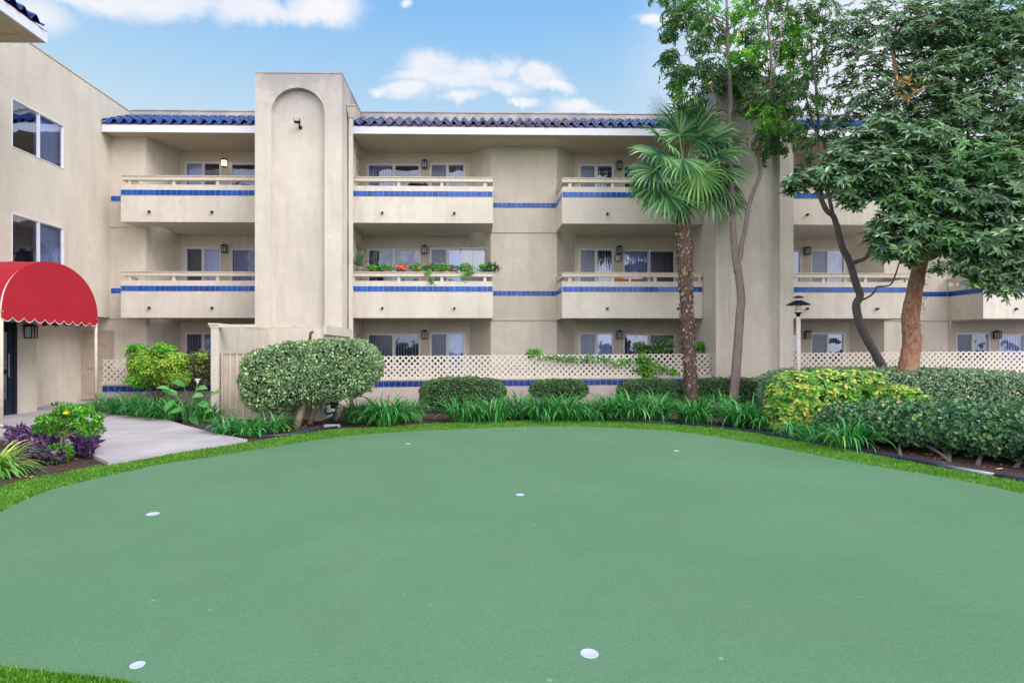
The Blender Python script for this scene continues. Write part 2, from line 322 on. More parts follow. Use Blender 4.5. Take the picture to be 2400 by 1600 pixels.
# ------------------------------------------------------------------ mesh builder
WL = {}
class MB:
    def __init__(s):
        s.V = []; s.I = []; s.S = []; s.Mt = []; s.Sm = []; s.n = 0; s.T = None
    def add(s, vs, fs, m=0, sm=False):
        vs = np.asarray(vs, dtype=float).reshape(-1, 3)
        if s.T is not None: vs = s.T(vs)
        s.V.append(vs)
        for f in fs:
            s.I.append(np.asarray(f) + s.n); s.S.append(np.array([len(f)])); s.Mt.append(np.array([m])); s.Sm.append(np.array([sm]))
        s.n += len(vs); return s
    def bulk(s, V, faces, m=0, sm=False):
        """V (n,k,3); faces: list of index tuples into k, one island per row"""
        n, k, _ = V.shape
        if n == 0: return s
        off = (np.arange(n) * k + s.n)[:, None]
        s.V.append(V.reshape(-1, 3))
        for f in faces:
            s.I.append((off + np.asarray(f)[None, :]).ravel()); s.S.append(np.full(n, len(f)))
            s.Mt.append(np.full(n, m)); s.Sm.append(np.full(n, sm))
        s.n += n * k; return s
    def box(s, x0, x1, y0, y1, z0, z1, m=0):
        v = [(x0, y0, z0), (x1, y0, z0), (x1, y1, z0), (x0, y1, z0), (x0, y0, z1), (x1, y0, z1), (x1, y1, z1), (x0, y1, z1)]
        return s.add(v, [(0, 3, 2, 1), (4, 5, 6, 7), (0, 1, 5, 4), (1, 2, 6, 5), (2, 3, 7, 6), (3, 0, 4, 7)], m)
    def quad(s, a, b, c, d, m=0): return s.add([a, b, c, d], [(0, 1, 2, 3)], m)
    def prism(s, poly, z0, z1, m=0):
        n = len(poly); tri = tessellate_polygon([[Vector((p[0], p[1], 0)) for p in poly]])
        v = [(p[0], p[1], z1) for p in poly] + [(p[0], p[1], z0) for p in poly]
        f = [t for t in tri] + [tuple(n + i for i in reversed(t)) for t in tri]
        f += [(i, (i + 1) % n, n + (i + 1) % n, n + i) for i in range(n)]
        return s.add(v, f, m)
    def sheet(s, poly, z, m=0):
        tri = tessellate_polygon([[Vector((p[0], p[1], 0)) for p in poly]])
        return s.add([(p[0], p[1], z) for p in poly], [t for t in tri], m)
    def tube(s, pts, rad, n=8, m=0, cap=True, sm=True, jitter=0.0):
        pts = [Vector(p) for p in pts]; k = len(pts)
        if not hasattr(rad, '__len__'): rad = [rad] * k
        vs = []; fs = []; u = None
        for i, p in enumerate(pts):
            d = (pts[min(i + 1, k - 1)] - pts[max(i - 1, 0)]).normalized()
            if u is None:
                u = d.orthogonal().normalized()
            u = (u - d * u.dot(d)).normalized(); w = d.cross(u)
            for j in range(n):
                a = 2 * PI * j / n; r = rad[i] * (1 + random.uniform(-jitter, jitter))
                vs.append(p + (u * math.cos(a) + w * math.sin(a)) * r)
        for i in range(k - 1):
            for j in range(n):
                fs.append((i * n + j, i * n + (j + 1) % n, (i + 1) * n + (j + 1) % n, (i + 1) * n + j))
        if cap: fs += [tuple(reversed(range(n))), tuple((k - 1) * n + j for j in range(n))]
        return s.add([tuple(v) for v in vs], fs, m, sm)
    def lathe(s, prof, c, n=16, m=0, sm=True, axis='z'):
        vs = []; fs = []; k = len(prof)
        for r, z in prof:
            for j in range(n):
                a = 2 * PI * j / n
                if axis == 'z': vs.append((c[0] + r * math.cos(a), c[1] + r * math.sin(a), c[2] + z))
                elif axis == 'y': vs.append((c[0] + r * math.cos(a), c[1] + z, c[2] + r * math.sin(a)))
                else: vs.append((c[0] + z, c[1] + r * math.cos(a), c[2] + r * math.sin(a)))
        for i in range(k - 1):
            for j in range(n): fs.append((i * n + j, i * n + (j + 1) % n, (i + 1) * n + (j + 1) % n, (i + 1) * n + j))
        fs += [tuple(reversed(range(n))), tuple((k - 1) * n + j for j in range(n))]
        return s.add(vs, fs, m, sm)
    def build(s, name, mats, parent=None, label=None, cat=None, group=None, kind=None, bevel=0.0):
        V = np.concatenate(s.V)
        if parent is None:
            o3 = np.array([(V[:, 0].min() + V[:, 0].max()) / 2, (V[:, 1].min() + V[:, 1].max()) / 2, V[:, 2].min()])
            if kind == 'structure': o3 = np.zeros(3)
        else: o3 = np.array(WL[parent.name])
        V = V - o3
        me = bpy.data.meshes.new(name)
        I = np.concatenate(s.I).astype(np.int32); S = np.concatenate(s.S)
        me.vertices.add(len(V)); me.vertices.foreach_set('co', V.ravel())
        me.loops.add(len(I)); me.loops.foreach_set('vertex_index', I)
        me.polygons.add(len(S)); st = np.concatenate([[0], np.cumsum(S)[:-1]]).astype(np.int32)
        me.polygons.foreach_set('loop_start', st)
        me.polygons.foreach_set('material_index', np.concatenate(s.Mt).astype(np.int32))
        me.polygons.foreach_set('use_smooth', np.concatenate(s.Sm).astype(bool))
        if not isinstance(mats, (list, tuple)): mats = [mats]
        for x in mats: me.materials.append(M[x] if isinstance(x, str) else x)
        me.update(calc_edges=True); me.validate()
        ob = bpy.data.objects.new(name, me); col.objects.link(ob)
        if parent is None: ob.location = tuple(o3)
        else: ob.parent = parent
        WL[ob.name] = tuple(o3)
        tag(ob, label, cat, group, kind)
        if bevel:
            b = ob.modifiers.new('bevel', 'BEVEL'); b.width = bevel; b.segments = 2; b.limit_method = 'ANGLE'
        return ob

def tag(o, label=None, cat=None, group=None, kind=None):
    if label: o['label'] = label
    if cat: o['category'] = cat
    if group: o['group'] = group
    if kind: o['kind'] = kind

def thing(name, loc, label, cat, group=None):
    o = bpy.data.objects.new(name, None); col.objects.link(o)
    o.location = loc; o.empty_display_size = 0.2; WL[o.name] = tuple(loc)
    tag(o, label, cat, group); return o

def nrm(a): return a / np.maximum(np.linalg.norm(a, axis=-1, keepdims=True), 1e-9)
def rdir(n):
    v = rng.normal(size=(n, 3)); return nrm(v)

def leaves(P, D, N, L, W, fold=0.15, droop=0.15, wide=0.45):
    """two-quad folded leaves. P,D,N (n,3); L,W (n,)"""
    D = nrm(D); S = nrm(np.cross(D, N)); U = np.cross(S, D)
    L = np.broadcast_to(np.asarray(L, float), (len(P),))[:, None]; W = np.broadcast_to(np.asarray(W, float), (len(P),))[:, None]
    a = P; tip = P + D * L - U * L * droop
    def sp(t, w, sg): return P + D * L * t + S * sg * W * w + U * (W * fold) - U * L * droop * t * t
    V = np.stack([a, sp(wide - .2, .42, 1), sp(wide + .2, .5, 1), tip, sp(wide + .2, .5, -1), sp(wide - .2, .42, -1)], axis=1)
    return V
LF = [(0, 1, 2, 3), (0, 3, 4, 5)]

def straps(P, az, L, W, e0, bend, k=6, curl=1.5):
    """arching strap leaves: start elevation e0, total bend"""
    n = len(P); P = np.array(P, float); h = np.stack([np.cos(az), np.sin(az), np.zeros(n)], 1)
    S = np.stack([-np.sin(az), np.cos(az), np.zeros(n)], 1)
    pts = [P]; p = P.copy()
    for i in range(k):
        t = (i + .5) / k; e = e0 - bend * t ** curl
        d = h * np.cos(e)[:, None] + np.array([0, 0, 1]) * np.sin(e)[:, None]
        p = p + d * (L / k)[:, None]; pts.append(p)
    vs = []
    for i, q in enumerate(pts[:-1]):
        t = i / k; w = (0.55 + 0.45 * math.sin(min(1, t * 1.6) * PI / 2)) * (1 - max(0, t - .55) * 1.6)
        vs += [q + S * (W * w * .5)[:, None], q - S * (W * w * .5)[:, None]]
    vs.append(pts[-1])
    V = np.stack(vs, 1)
    F_ = [(2 * i, 2 * i + 1, 2 * i + 3, 2 * i + 2) for i in range(k - 1)] + [(2 * k - 2, 2 * k - 1, 2 * k)]
    return V, F_
# ------------------------------------------------------------------ world: daylight sky with drifting cumulus
SUN_EL, SUN_AZ = R(44), R(-52)      # the sun stands behind the camera, a little to the right
w = bpy.data.worlds.new('World'); scene.world = w; w.use_nodes = True
t = NT(w.node_tree); bg = w.node_tree.nodes['Background']
sky = t.new('ShaderNodeTexSky', sky_type='NISHITA'); sky.sun_disc = False
sky.sun_elevation = SUN_EL; sky.sun_rotation = R(180) + SUN_AZ
sky.air_density = 1.0; sky.dust_density = 0.6
d = t.coord('Generated')
sep = t.new('ShaderNodeSeparateXYZ'); t.l.new(d, sep.inputs[0]); X, Y, Z = sep.outputs
grad = t.ramp(Z, [(0.0, (7.2, 8.1, 8.6)), (0.31, (6.2, 7.7, 8.7)), (0.38, (4.6, 6.8, 8.7)), (0.50, (2.5, 5.3, 9.0)), (0.75, (1.8, 4.2, 8.2))])
skyc = t.mix(0.88, sky.outputs[0], grad)
# cloud cover laid out in sky direction (azimuth tangent, elevation tangent)
yc = t.math('MAXIMUM', Y, 0.05)
U = t.math('DIVIDE', X, yc); Vv = t.math('DIVIDE', Z, yc)
nz = t.noise(d, 5.5, 7, 0.62, 0.3, col=True)
warp = t.vmath('SCALE', t.vmath('SUBTRACT', nz, (0.5, 0.5, 0.5)), (0, 0, 0)); warp.node.inputs['Scale'].default_value = 0.12
cmb = t.new('ShaderNodeCombineXYZ'); t.l.new(U, cmb.inputs[0]); t.l.new(Vv, cmb.inputs[1])
uv = t.vmath('ADD', cmb.outputs[0], warp)
blobs = [(1010, 160, 85, 42), (1110, 172, 80, 34), (1180, 160, 55, 32), (1260, 172, 70, 28), (985, 182, 75, 20),
         (960, 212, 70, 24), (1060, 195, 120, 28), (1160, 200, 100, 26), (1300, 190, 55, 18), (1350, 232, 72, 26), (1075, 228, 60, 14),
         (895, 216, 26, 13), (1230, 228, 50, 12), (1400, 245, 60, 14),
         (280, 5, 180, 40), (420, 18, 170, 38), (600, 25, 150, 42), (740, 20, 120, 44), (160, 0, 90, 30), (950, 22, 22, 14),
         (70, 60, 120, 60), (1545, 22, 60, 16), (1600, 35, 80, 26)]
cur = None
for (px, py, rx, ry) in blobs:
    v = t.vmath('MULTIPLY', t.vmath('SUBTRACT', uv, ((px - 1114) / F, (818 - py) / F, 0)), (F / (rx * .95), F / (ry * .90), 0))
    m = t.mapr(t.vmath('LENGTH', v), 1.35, 0.35)
    cur = m if cur is None else t.math('MAXIMUM', cur, m)
haze = t.mapr(t.vmath('LENGTH', t.vmath('MULTIPLY', t.vmath('SUBTRACT', uv, ((1960 - 1114) / F, (818 - 120) / F, 0)), (F / 470, F / 450, 0))), 1.15, 0.35, 0, 0.93, True)
det = t.noise(d, 24, 6, 0.6)
cov = t.mapr(t.math('ADD', cur, t.math('MULTIPLY', t.math('SUBTRACT', det, 0.5), 0.75)), 0.05, 1.05, 0, 1, True)
fr = t.mapr(Y, 0.02, 0.12)
cov = t.math('MULTIPLY', t.math('MAXIMUM', cov, haze), fr)
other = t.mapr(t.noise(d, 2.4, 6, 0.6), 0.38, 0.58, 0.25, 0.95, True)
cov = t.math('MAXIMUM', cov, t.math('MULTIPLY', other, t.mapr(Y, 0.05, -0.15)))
shade = t.noise(t.coord('Generated', (1, 1, 3.0)), 7, 4)
cc = t.mix(t.mapr(shade, 0.35, 0.65), (7.3, 7.8, 8.8), (8.7, 8.7, 8.9))
cc = t.mix(t.mapr(Y, 0.0, -0.4), cc, (25, 24.3, 25))          # unseen cloud behind the camera, added extra bright to light the facade
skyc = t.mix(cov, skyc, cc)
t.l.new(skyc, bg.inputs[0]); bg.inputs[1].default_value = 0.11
sd = bpy.data.lights.new('sun', 'SUN'); so = bpy.data.objects.new('sun', sd); col.objects.link(so)
sd.energy = 2.75; sd.angle = R(38); sd.color = (1.0, 0.955, 0.91)
sv = Vector((math.sin(-SUN_AZ) * math.cos(SUN_EL), -math.cos(SUN_AZ) * math.cos(SUN_EL), math.sin(SUN_EL)))
so.rotation_euler = sv.to_track_quat('Z', 'Y').to_euler(); so.location = (6, -10, 20)

# ------------------------------------------------------------------ ground
MB().quad((-600, -600, 0), (600, -600, 0), (600, 600, 0), (-600, 600, 0)).build('ground', 'soil', kind='structure')
GREEN = [G(*p) for p in [(-60, 1232), (0, 1203), (64, 1171), (118, 1150), (180, 1134), (255, 1117), (357, 1093), (420, 1083), (480, 1075), (600, 1055),
    (735, 1033), (863, 1018), (990, 1010), (1090, 1006), (1164, 1003), (1230, 1001), (1292, 1000), (1365, 1001), (1439, 1003), (1560, 1010), (1617, 1016), (1700, 1028),
    (1800, 1046), (1953, 1076), (2106, 1103), (2259, 1129), (2330, 1143), (2400, 1160), (2600, 1215), (2900, 1330)]] + \
    [(5.6, 3.2), (4.6, 1.2), (2.2, 0.0), (0.2, 0.3), (-0.6, 1.2)] + [G(*p) for p in [(500, 1660), (360, 1616), (276, 1598), (215, 1590), (110, 1580), (0, 1567), (-200, 1545), (-340, 1470), (-350, 1380), (-250, 1310), (-150, 1265)]]
OUTER = [G(*p) for p in [(-300, 1190), (-100, 1160), (0, 1140), (60, 1126), (128, 1112), (230, 1091), (255, 1092), (357, 1073), (459, 1055), (582, 1037), (697, 1017), (786, 1006), (914, 999),
    (990, 994), (1113, 988), (1200, 985), (1266, 984), (1394, 985), (1500, 988), (1592, 994), (1643, 999), (1700, 1005), (1770, 1015), (1800, 1021), (1927, 1044), (2055, 1067), (2183, 1092),
    (2330, 1118), (2400, 1130), (2600, 1165), (2900, 1225)]] + [(12, 4), (11, -7), (-11, -7), (-9.5, 3)]
MB().sheet(OUTER, 0.006).build('grass_edging_base', 'grassbase', kind='structure')
MB().sheet(GREEN, 0.013).build('putting_green', 'turf', kind='structure')

def inside(poly, x, y):
    r = np.zeros(len(x), bool); n = len(poly)
    for i in range(n):
        x1, y1 = poly[i]; x2, y2 = poly[(i + 1) % n]
        c = ((y1 > y) != (y2 > y)) & (x < (x2 - x1) * (y - y1) / ((y2 - y1) or 1e-9) + x1)
        r ^= c
    return r
def project(x, y, z):
    xc = x * CS - y * SN; yc_ = x * SN + y * CS
    yc_ = np.maximum(yc_, 0.05)
    return CX + F * xc / yc_, CY + F * (EYE - z) / yc_, yc_
# artificial turf blades round the green
n = 620000
gx = np.concatenate([rng.uniform(-9, 12, n), rng.uniform(-4.2, -1.0, 90000)]); gy = np.concatenate([rng.uniform(1.8, 13.5, n), rng.uniform(2.3, 3.6, 90000)]); n = len(gx)
px, py, dep = project(gx, gy, 0)
k = inside(OUTER, gx, gy) & ~inside(GREEN, gx, gy) & (px > -60) & (px < 2460) & (py < 1680) & (dep > 1.2)
k &= (gx > -9)
k &= rng.uniform(0, 1, n) < np.clip(7.0 / dep, 0.35, 1) 
gx, gy = gx[k], gy[k]; n = len(gx)
a = rng.uniform(0, 2 * PI, n); hgt = rng.uniform(.016, .034, n); ww = rng.uniform(.002, .0045, n) * (1 + np.sqrt(gx**2 + gy**2) * .12)
lean = rng.normal(0, .010, (n, 2)) + np.array([.004, -.006])
b0 = np.stack([gx, gy, np.full(n, .006)], 1); sd_ = np.stack([np.cos(a) * ww, np.sin(a) * ww, np.zeros(n)], 1)
tip = b0 + np.stack([lean[:, 0], lean[:, 1], hgt], 1)
MB().bulk(np.stack([b0 - sd_, b0 + sd_, tip], 1), [(0, 1, 2)]).build('grass', 'turfblade', label='bright green artificial grass fringe around the putting green', cat='grass', kind='stuff')

path = [G(*p) for p in [(255, 1091), (357, 1072), (459, 1054), (580, 1036), (492, 1018), (421, 998), (383, 985), (301, 978), (242, 972)]] + [(-9.95, 15.7), (-9.95, 17.69), (-12.2, 17.69), (-12.2, 9)] + [G(*p) for p in [(-300, 1040), (0, 1030), (120, 1050), (204, 1067)]]
MB().prism(path, 0.0, 0.05).build('path', 'concrete', kind='structure')
MB().prism([G(2280, 944), G(2345, 990), G(2600, 1040), (26, 8), (26, 16.3), (12.0, 16.3)], 0, 0.03).build('side_path', 'concrete', kind='structure')

# ------------------------------------------------------------------ apartment building
B = thing('apartment_building', (0, 18, 0), 'three storey beige stucco apartment building with blue tile bands and balconies', 'building')
FZ = [0.0, 2.76, 5.53]

def wall_holes(mb, x0, x1, z0, z1, y, holes, t=0.16, m=0):
    """wall in plane y (outer face), with rectangular holes (x0,x1,z0,z1) and reveals of depth t"""
    xs = sorted({x0, x1, *[h[0] for h in holes], *[h[1] for h in holes]}); zs = sorted({z0, z1, *[h[2] for h in holes], *[h[3] for h in holes]})
    for i in range(len(xs) - 1):
        for j in range(len(zs) - 1):
            cx, cz = (xs[i] + xs[i + 1]) / 2, (zs[j] + zs[j + 1]) / 2
            if any(h[0] < cx < h[1] and h[2] < cz < h[3] for h in holes): continue
            mb.quad((xs[i], y, zs[j]), (xs[i + 1], y, zs[j]), (xs[i + 1], y, zs[j + 1]), (xs[i], y, zs[j + 1]), m)
    for a, b, c, e in holes:
        mb.quad((a, y, c), (a, y + t, c), (a, y + t, e), (a, y, e), m); mb.quad((b, y, c), (b, y, e), (b, y + t, e), (b, y + t, c), m)
        mb.quad((a, y, e), (a, y + t, e), (b, y + t, e), (b, y, e), m); mb.quad((a, y, c), (b, y, c), (b, y + t, c), (a, y + t, c), m)

BL = {'white': (0.22, 1.0), 'half': (1.02, 1.0), 'open': (1.25, 1.0), 'none': (0, 0)}
def window(name, x0, x1, z0, z1, y, panes=('glass', 'glass'), blinds=('white', 'white'), T=None, label=None, split=0.5, parent=None):
    """sliding window or door set into a hole; panes either glass or screen"""
    parent = parent or B
    def mk():
        b = MB(); b.T = T; return b
    f = mk(); w = 0.042 if T is None else .020; d0, d1 = y - 0.015, y + 0.07
    f.box(x0, x1, d0, d1, z1 - w, z1); f.box(x0, x1, d0, d1, z0, z0 + w); f.box(x0, x0 + w, d0, d1, z0 + w, z1 - w); f.box(x1 - w, x1, d0, d1, z0 + w, z1 - w)
    xm = x0 + (x1 - x0) * split
    f.box(xm - (w - .012), xm + (w - .012), d0 - .005, d1 - .01, z0 + w, z1 - w)
    for a, b in ((x0 + w, xm - .03), (xm + .03, x1 - w)):
        f.box(a, a + w * .5, y + .012, y + .045, z0 + w, z1 - w); f.box(b - .022, b, y + .012, y + .045, z0 + w, z1 - w)
        f.box(a + .022, b - .022, y + .012, y + .045, z1 - w - .022, z1 - w)
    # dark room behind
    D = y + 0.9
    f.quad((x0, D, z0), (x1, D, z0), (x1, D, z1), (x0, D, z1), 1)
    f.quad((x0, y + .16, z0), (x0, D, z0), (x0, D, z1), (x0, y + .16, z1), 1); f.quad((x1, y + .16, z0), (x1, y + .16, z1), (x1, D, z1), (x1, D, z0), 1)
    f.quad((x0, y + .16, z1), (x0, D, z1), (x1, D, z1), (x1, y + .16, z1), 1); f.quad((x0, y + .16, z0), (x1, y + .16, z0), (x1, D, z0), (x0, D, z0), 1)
    fo = f.build(name, ['frame', 'framedk'], parent, label=label)
    for i, (a, b) in enumerate(((x0 + w, xm), (xm, x1 - w))):
        yy = y + (.024 if i == 0 else .034)
        mk().quad((a, yy, z0 + w), (b, yy, z0 + w), (b, yy, z1 - w), (a, yy, z1 - w)).build('pane', 'screen' if panes[i] == 'screen' else ('pane' if T is None else 'panew'), fo)
        kind = blinds[i]
        if kind == 'none': continue
        ang = BL[kind][0] * (-1 if T is not None else 1); s = mk(); p = 0.088; nn = max(1, int((b - a) / p))
        for q in range(nn):
            cx = a + (q + .5) * (b - a) / nn; an = ang + random.uniform(-.12, .12); hw = .045
            dx, dy = math.cos(an) * hw, math.sin(an) * hw; yb = y + .13
            s.quad((cx - dx, yb - dy, z0 + .04), (cx + dx, yb + dy, z0 + .04), (cx + dx, yb + dy, z1 - .07), (cx - dx, yb - dy, z1 - .07))
        s.box(a, b, y + .1, y + .15, z1 - .075, z1 - .045)
        s.build('blind', 'blind', fo)
    return fo

# unit layout, measured from the chimney side
def unit(x0, sg): return lambda a: x0 + sg * a
UN = [('far left', unit(-6.08, -1)), ('centre left', unit(-3.66, 1)), ('centre right', unit(6.73, -1)), ('right', unit(8.92, 1)), ('far right', unit(19.31, -1))]
def rng2(f, a, b): return (min(f(a), f(b)), max(f(a), f(b)))
STY = { # (unit, floor): slider panes/blinds, window panes/blinds, in left to right order
 (0, 2): (('glass', 'glass'), ('none', 'none'), ('glass', 'glass'), ('white', 'none')),
 (0, 1): (('glass', 'glass'), ('half', 'half'), ('screen', 'glass'), ('none', 'white')),
 (0, 0): (('glass', 'glass'), ('half', 'half'), ('screen', 'glass'), ('open', 'half')),
 (1, 2): (('glass', 'glass'), ('half', 'none'), ('screen', 'glass'), ('open', 'half')),
 (1, 1): (('glass', 'glass'), ('none', 'none'), ('screen', 'glass'), ('open', 'white')),
 (1, 0): (('screen', 'glass'), ('open', 'open'), ('screen', 'glass'), ('half', 'white')),
 (2, 2): (('glass', 'glass'), ('half', 'half'), ('screen', 'glass'), ('half', 'half')),
 (2, 1): (('glass', 'screen'), ('white', 'half'), ('screen', 'glass'), ('half', 'half')),
 (2, 0): (('glass', 'screen'), ('half', 'open'), ('screen', 'glass'), ('white', 'white')),
 (3, 2): (('glass', 'glass'), ('half', 'half'), ('glass', 'glass'), ('half', 'half')),
 (3, 1): (('glass', 'glass'), ('none', 'none'), ('screen', 'glass'), ('half', 'half')),
 (3, 0): (('glass', 'glass'), ('none', 'none'), ('screen', 'glass'), ('none', 'open')),
 (4, 2): (('glass', 'glass'), ('half', 'half'), ('glass', 'glass'), ('half', 'half')),
 (4, 1): (('glass', 'glass'), ('white', 'half'), ('screen', 'glass'), ('open', 'half')),
 (4, 0): (('glass', 'glass'), ('white', 'half'), ('screen', 'glass'), ('open', 'half'))}
wl = MB()
for ui, (nm, f) in enumerate(UN):
    holes = []
    for fi, z in enumerate(FZ):
        st = STY[(ui, fi)]
        s = rng2(f, .13, 1.87); wn = rng2(f, 2.17, 3.33)
        zt = z + 2.12
        for (a, b), pn, bl, nme in ((s, st[0], st[1], 'sliding_door'), (wn, st[2], st[3], 'window')):
            zb = z + .04 if nme == 'sliding_door' else z + .06
            zz = zt if nme == 'sliding_door' else zt + .03
            holes.append((a, b, zb, zz)); window(nme, a, b, zb, zz, 19.0, pn, bl)
    a, b = rng2(f, 0, 3.47); wall_holes(wl, a, b, 0, 8.1, 19.0, holes)
# splayed walls and bays between the recesses
def bay(xl0, xl1, xr1, xr0, y=18.3):
    """xl0/xr0 at the back wall, xl1/xr1 at the bay face"""
    for z0, z1, o in ((0, 2.51, .03), (2.51, 3.44, 0), (3.44, 5.28, .03), (5.28, 6.21, 0), (6.21, 8.0, .03)):
        yy = y + o
        wl.quad((xl1, yy, z0), (xr1, yy, z0), (xr1, yy, z1), (xl1, yy, z1))
    for z in (2.51, 3.44, 5.28, 6.21): wl.box(xl1 + .002, xr1 - .002, y + .0004, y + .06, z - .0004, z + .0004)
    wl.quad((xl1, y, 0), (xl1, y + .031, 0), (xl1, y + .031, 8), (xl1, y, 8)); wl.quad((xr1, y, 0), (xr1, y, 8), (xr1, y + .031, 8), (xr1, y + .031, 0))
    wl.quad((xl0, 19.0, 0), (xl1, y, 0), (xl1, y, 8), (xl0, 19.0, 8)); wl.quad((xr1, y, 0), (xr0, 19.0, 0), (xr0, 19.0, 8), (xr1, y, 8))
A_, B_ = UN[1][1], UN[2][1]; C_, D_ = UN[3][1], UN[4][1]
bay(A_(3.47), A_(4.15), B_(4.15), B_(3.47)); bay(C_(3.47), C_(4.15), D_(4.15), D_(3.47))
Z_ = UN[0][1]; LB = 17.7
XW, XR = -11.0, -11.95
wl.quad((Z_(3.47), 19, 0), (Z_(3.84), LB, 0), (Z_(3.84), LB, 8), (Z_(3.47), 19, 8))
wl.quad((Z_(3.84), LB, 0), (Z_(3.84), LB, 8), (Z_(3.84), LB + .031, 8), (Z_(3.84), LB + .031, 0))
wl.quad((XR, LB + .028, 2.50), (XW, LB + .028, 2.50), (XW, LB + .028, 2.6), (XR, LB + .028, 2.6))
wall_holes(wl, XR, Z_(3.84), 0, 2.51, LB + .03, [(-11.80, -10.95, .06, 2.12)], .08)
for z0, z1, o in ((2.51, 3.44, 0), (3.44, 5.28, .03), (5.28, 6.21, 0), (6.21, 8.0, .03)):
    wl.quad((XW, LB + o, z0), (Z_(3.84), LB + o, z0), (Z_(3.84), LB + o, z1), (XW, LB + o, z1))
for z in (2.51, 3.44, 5.28, 6.21): wl.box(XW, Z_(3.84) - .002, LB + .0004, LB + .06, z - .0004, z + .0004)
# closing slab of wall behind the chimney towers, so that nothing shows between
wl.box(-6.09, -3.655, 18.6, 18.95, 0, 8.1); wl.box(6.72, 8.93, 18.6, 18.95, 0, 8.1)
wl.build('wall', 'stucco', B)
MB().box(XW + .01, 22, 18.72, 18.98, 8.205, 9.2).box(XW + .01, 22, 18.70, 19.0, 9.2, 9.235).build('parapet', 'tower', B)

# left wing, its long face looks right along +X
def TW(v):  # local (u along +Y, y depth away from viewer, z) -> world, outer face at X = XW
    return np.stack([XW - v[:, 1], v[:, 0], v[:, 2]], 1)
wg = MB(); wg.T = TW
wh = [(13.98, 15.72, 6.40, 7.56), (13.98, 15.72, 3.62, 4.83)]
wall_holes(wg, 11.0, 18.9, 2.55, 9.15, 0, wh)
wall_holes(wg, 11.0, 14.78, 0, 2.55, 0, [(12.55, 14.13, .05, 2.24)], .12)
wg.T = None
wg.quad((XW, 14.78, 0), (XR, 14.78, 0), (XR, 14.78, 2.55), (XW, 14.78, 2.55))
wg.quad((XR, 14.78, 0), (XR, 17.73, 0), (XR, 17.73, 2.55), (XR, 14.78, 2.55))
wg.quad((XW, 14.78, 2.55), (XW, 17.73, 2.55), (XR, 17.73, 2.55), (XR, 14.78, 2.55))
wg.box(XW - .25, XW + .02, 10.5, 18.98, 9.152, 9.19)
wg.build('wing_wall', 'stucco', B)
for (a, b, c, e), bl, lb in zip(wh, (('none', 'white'), ('none', 'white')), ('upper wing window with a dark left pane and white blinds', 'lower wing window half hidden by the red canopy')):
    window('window', a, b, c, e, 0, ('glass', 'glass'), bl, T=TW, label=lb)

# ground floor doors
def panel_door(name, T, w, h, mat, knob=True, label=None):
    d = MB(); d.T = T
    d.box(-.05, w + .05, -.02, .03, h, h + .06); d.box(-.06, 0, -.02, .03, 0, h); d.box(w, w + .06, -.02, .03, 0, h)
    d.box(0, w, .0, .04, .02, h)
    do = d.build(name, mat, B, label=label)
    for (u0, u1) in ((.1, w / 2 - .05), (w / 2 + .05, w - .1)):
        for (z0, z1) in ((.2, .8), (.95, h - .5), (h - .4, h - .12)):
            p = MB(); p.T = T
            p.box(u0, u1, -.012, 0.001, z0, z1); p.box(u0 + .035, u1 - .035, -.02, -.011, z0 + .035, z1 - .035); p.build('door_panel', mat, do)
    if knob:
        k = MB(); k.T = T
        k.box(w - .10, w - .05, -.02, 0, .95, 1.1); k.box(w - .18, w - .06, -.055, -.035, 1.03, 1.05); k.box(w - .085, w - .065, -.04, -.01, 1.03, 1.05)
        k.build('handle', 'black', do)
    return do
def TD(x, y, z): return lambda v: v + np.array([x, y, z])
dd = panel_door('door', TD(-11.80, LB + .03, .05), .85, 2.06, 'door', label='beige six panel door in the left corner recess')
MB().box(-11.8, -10.95, LB - .03, LB + .02, .05, .075).build('threshold', 'copper', dd)
for nm, xx, sg in (('l', -3.66, 1), ('r', 6.73, -1), ('c', 8.92, 1), ('z', -6.08, -1)):
    for z in FZ:
        if sg > 0: T = (lambda X0, Z0: lambda v: np.stack([X0 - v[:, 1], 17.75 + v[:, 0], v[:, 2] + Z0], 1))(xx + .012, z)
        else: T = (lambda X0, Z0: lambda v: np.stack([X0 + v[:, 1], 18.6 - v[:, 0], v[:, 2] + Z0], 1))(xx - .012, z)
        panel_door('closet_door', T, .78, 2.05, 'door', False)
# glazed entrance door
e = MB(); e.T = TW
e.box(12.55, 14.13, -.01, .05, 2.13, 2.24); e.box(14.03, 14.13, -.02, .05, .05, 2.13); e.box(12.55, 12.65, -.01, .05, .05, 2.13); e.box(13.28, 13.36, -.01, .05, .05, 2.13)
e.box(13.36, 13.44, .0, .05, .05, 2.13); e.box(13.90, 14.03, .0, .05, .05, 2.13); e.box(13.44, 13.90, 0, .05, .05, .42); e.box(13.44, 13.90, 0, .05, 2.0, 2.13); e.box(13.44, 13.90, 0, .05, 1.02, 1.12)
e.box(12.65, 13.28, 0, .05, .05, .35)
e.quad((12.5, .5, 0), (14.2, .5, 0), (14.2, .5, 2.3), (12.5, .5, 2.3), 1)
eo = e.build('entrance_door', ['doordk', 'framedk'], B, label='dark glazed entrance door under the red canopy')
p = MB(); p.T = TW; p.quad((12.65, .03, .35), (13.9, .03, .35), (13.9, .03, 2.1), (12.65, .03, 2.1)); p.build('pane', 'pane', eo)
p = MB(); p.T = TW
for zc in (1.35, .80):
    for ring in (.12, .06):
        pts = [(13.67 + ring * math.cos(a) , .02, zc + ring * math.sin(a)) for a in np.linspace(0, 2 * PI, 17)]
        p.tube(pts, .008, 4)
p.build('ornament', 'greymetal', eo)
p = MB(); p.T = TW; p.box(13.85, 13.88, -.04, -.02, .95, 1.5); p.build('handle', 'greymetal', eo)
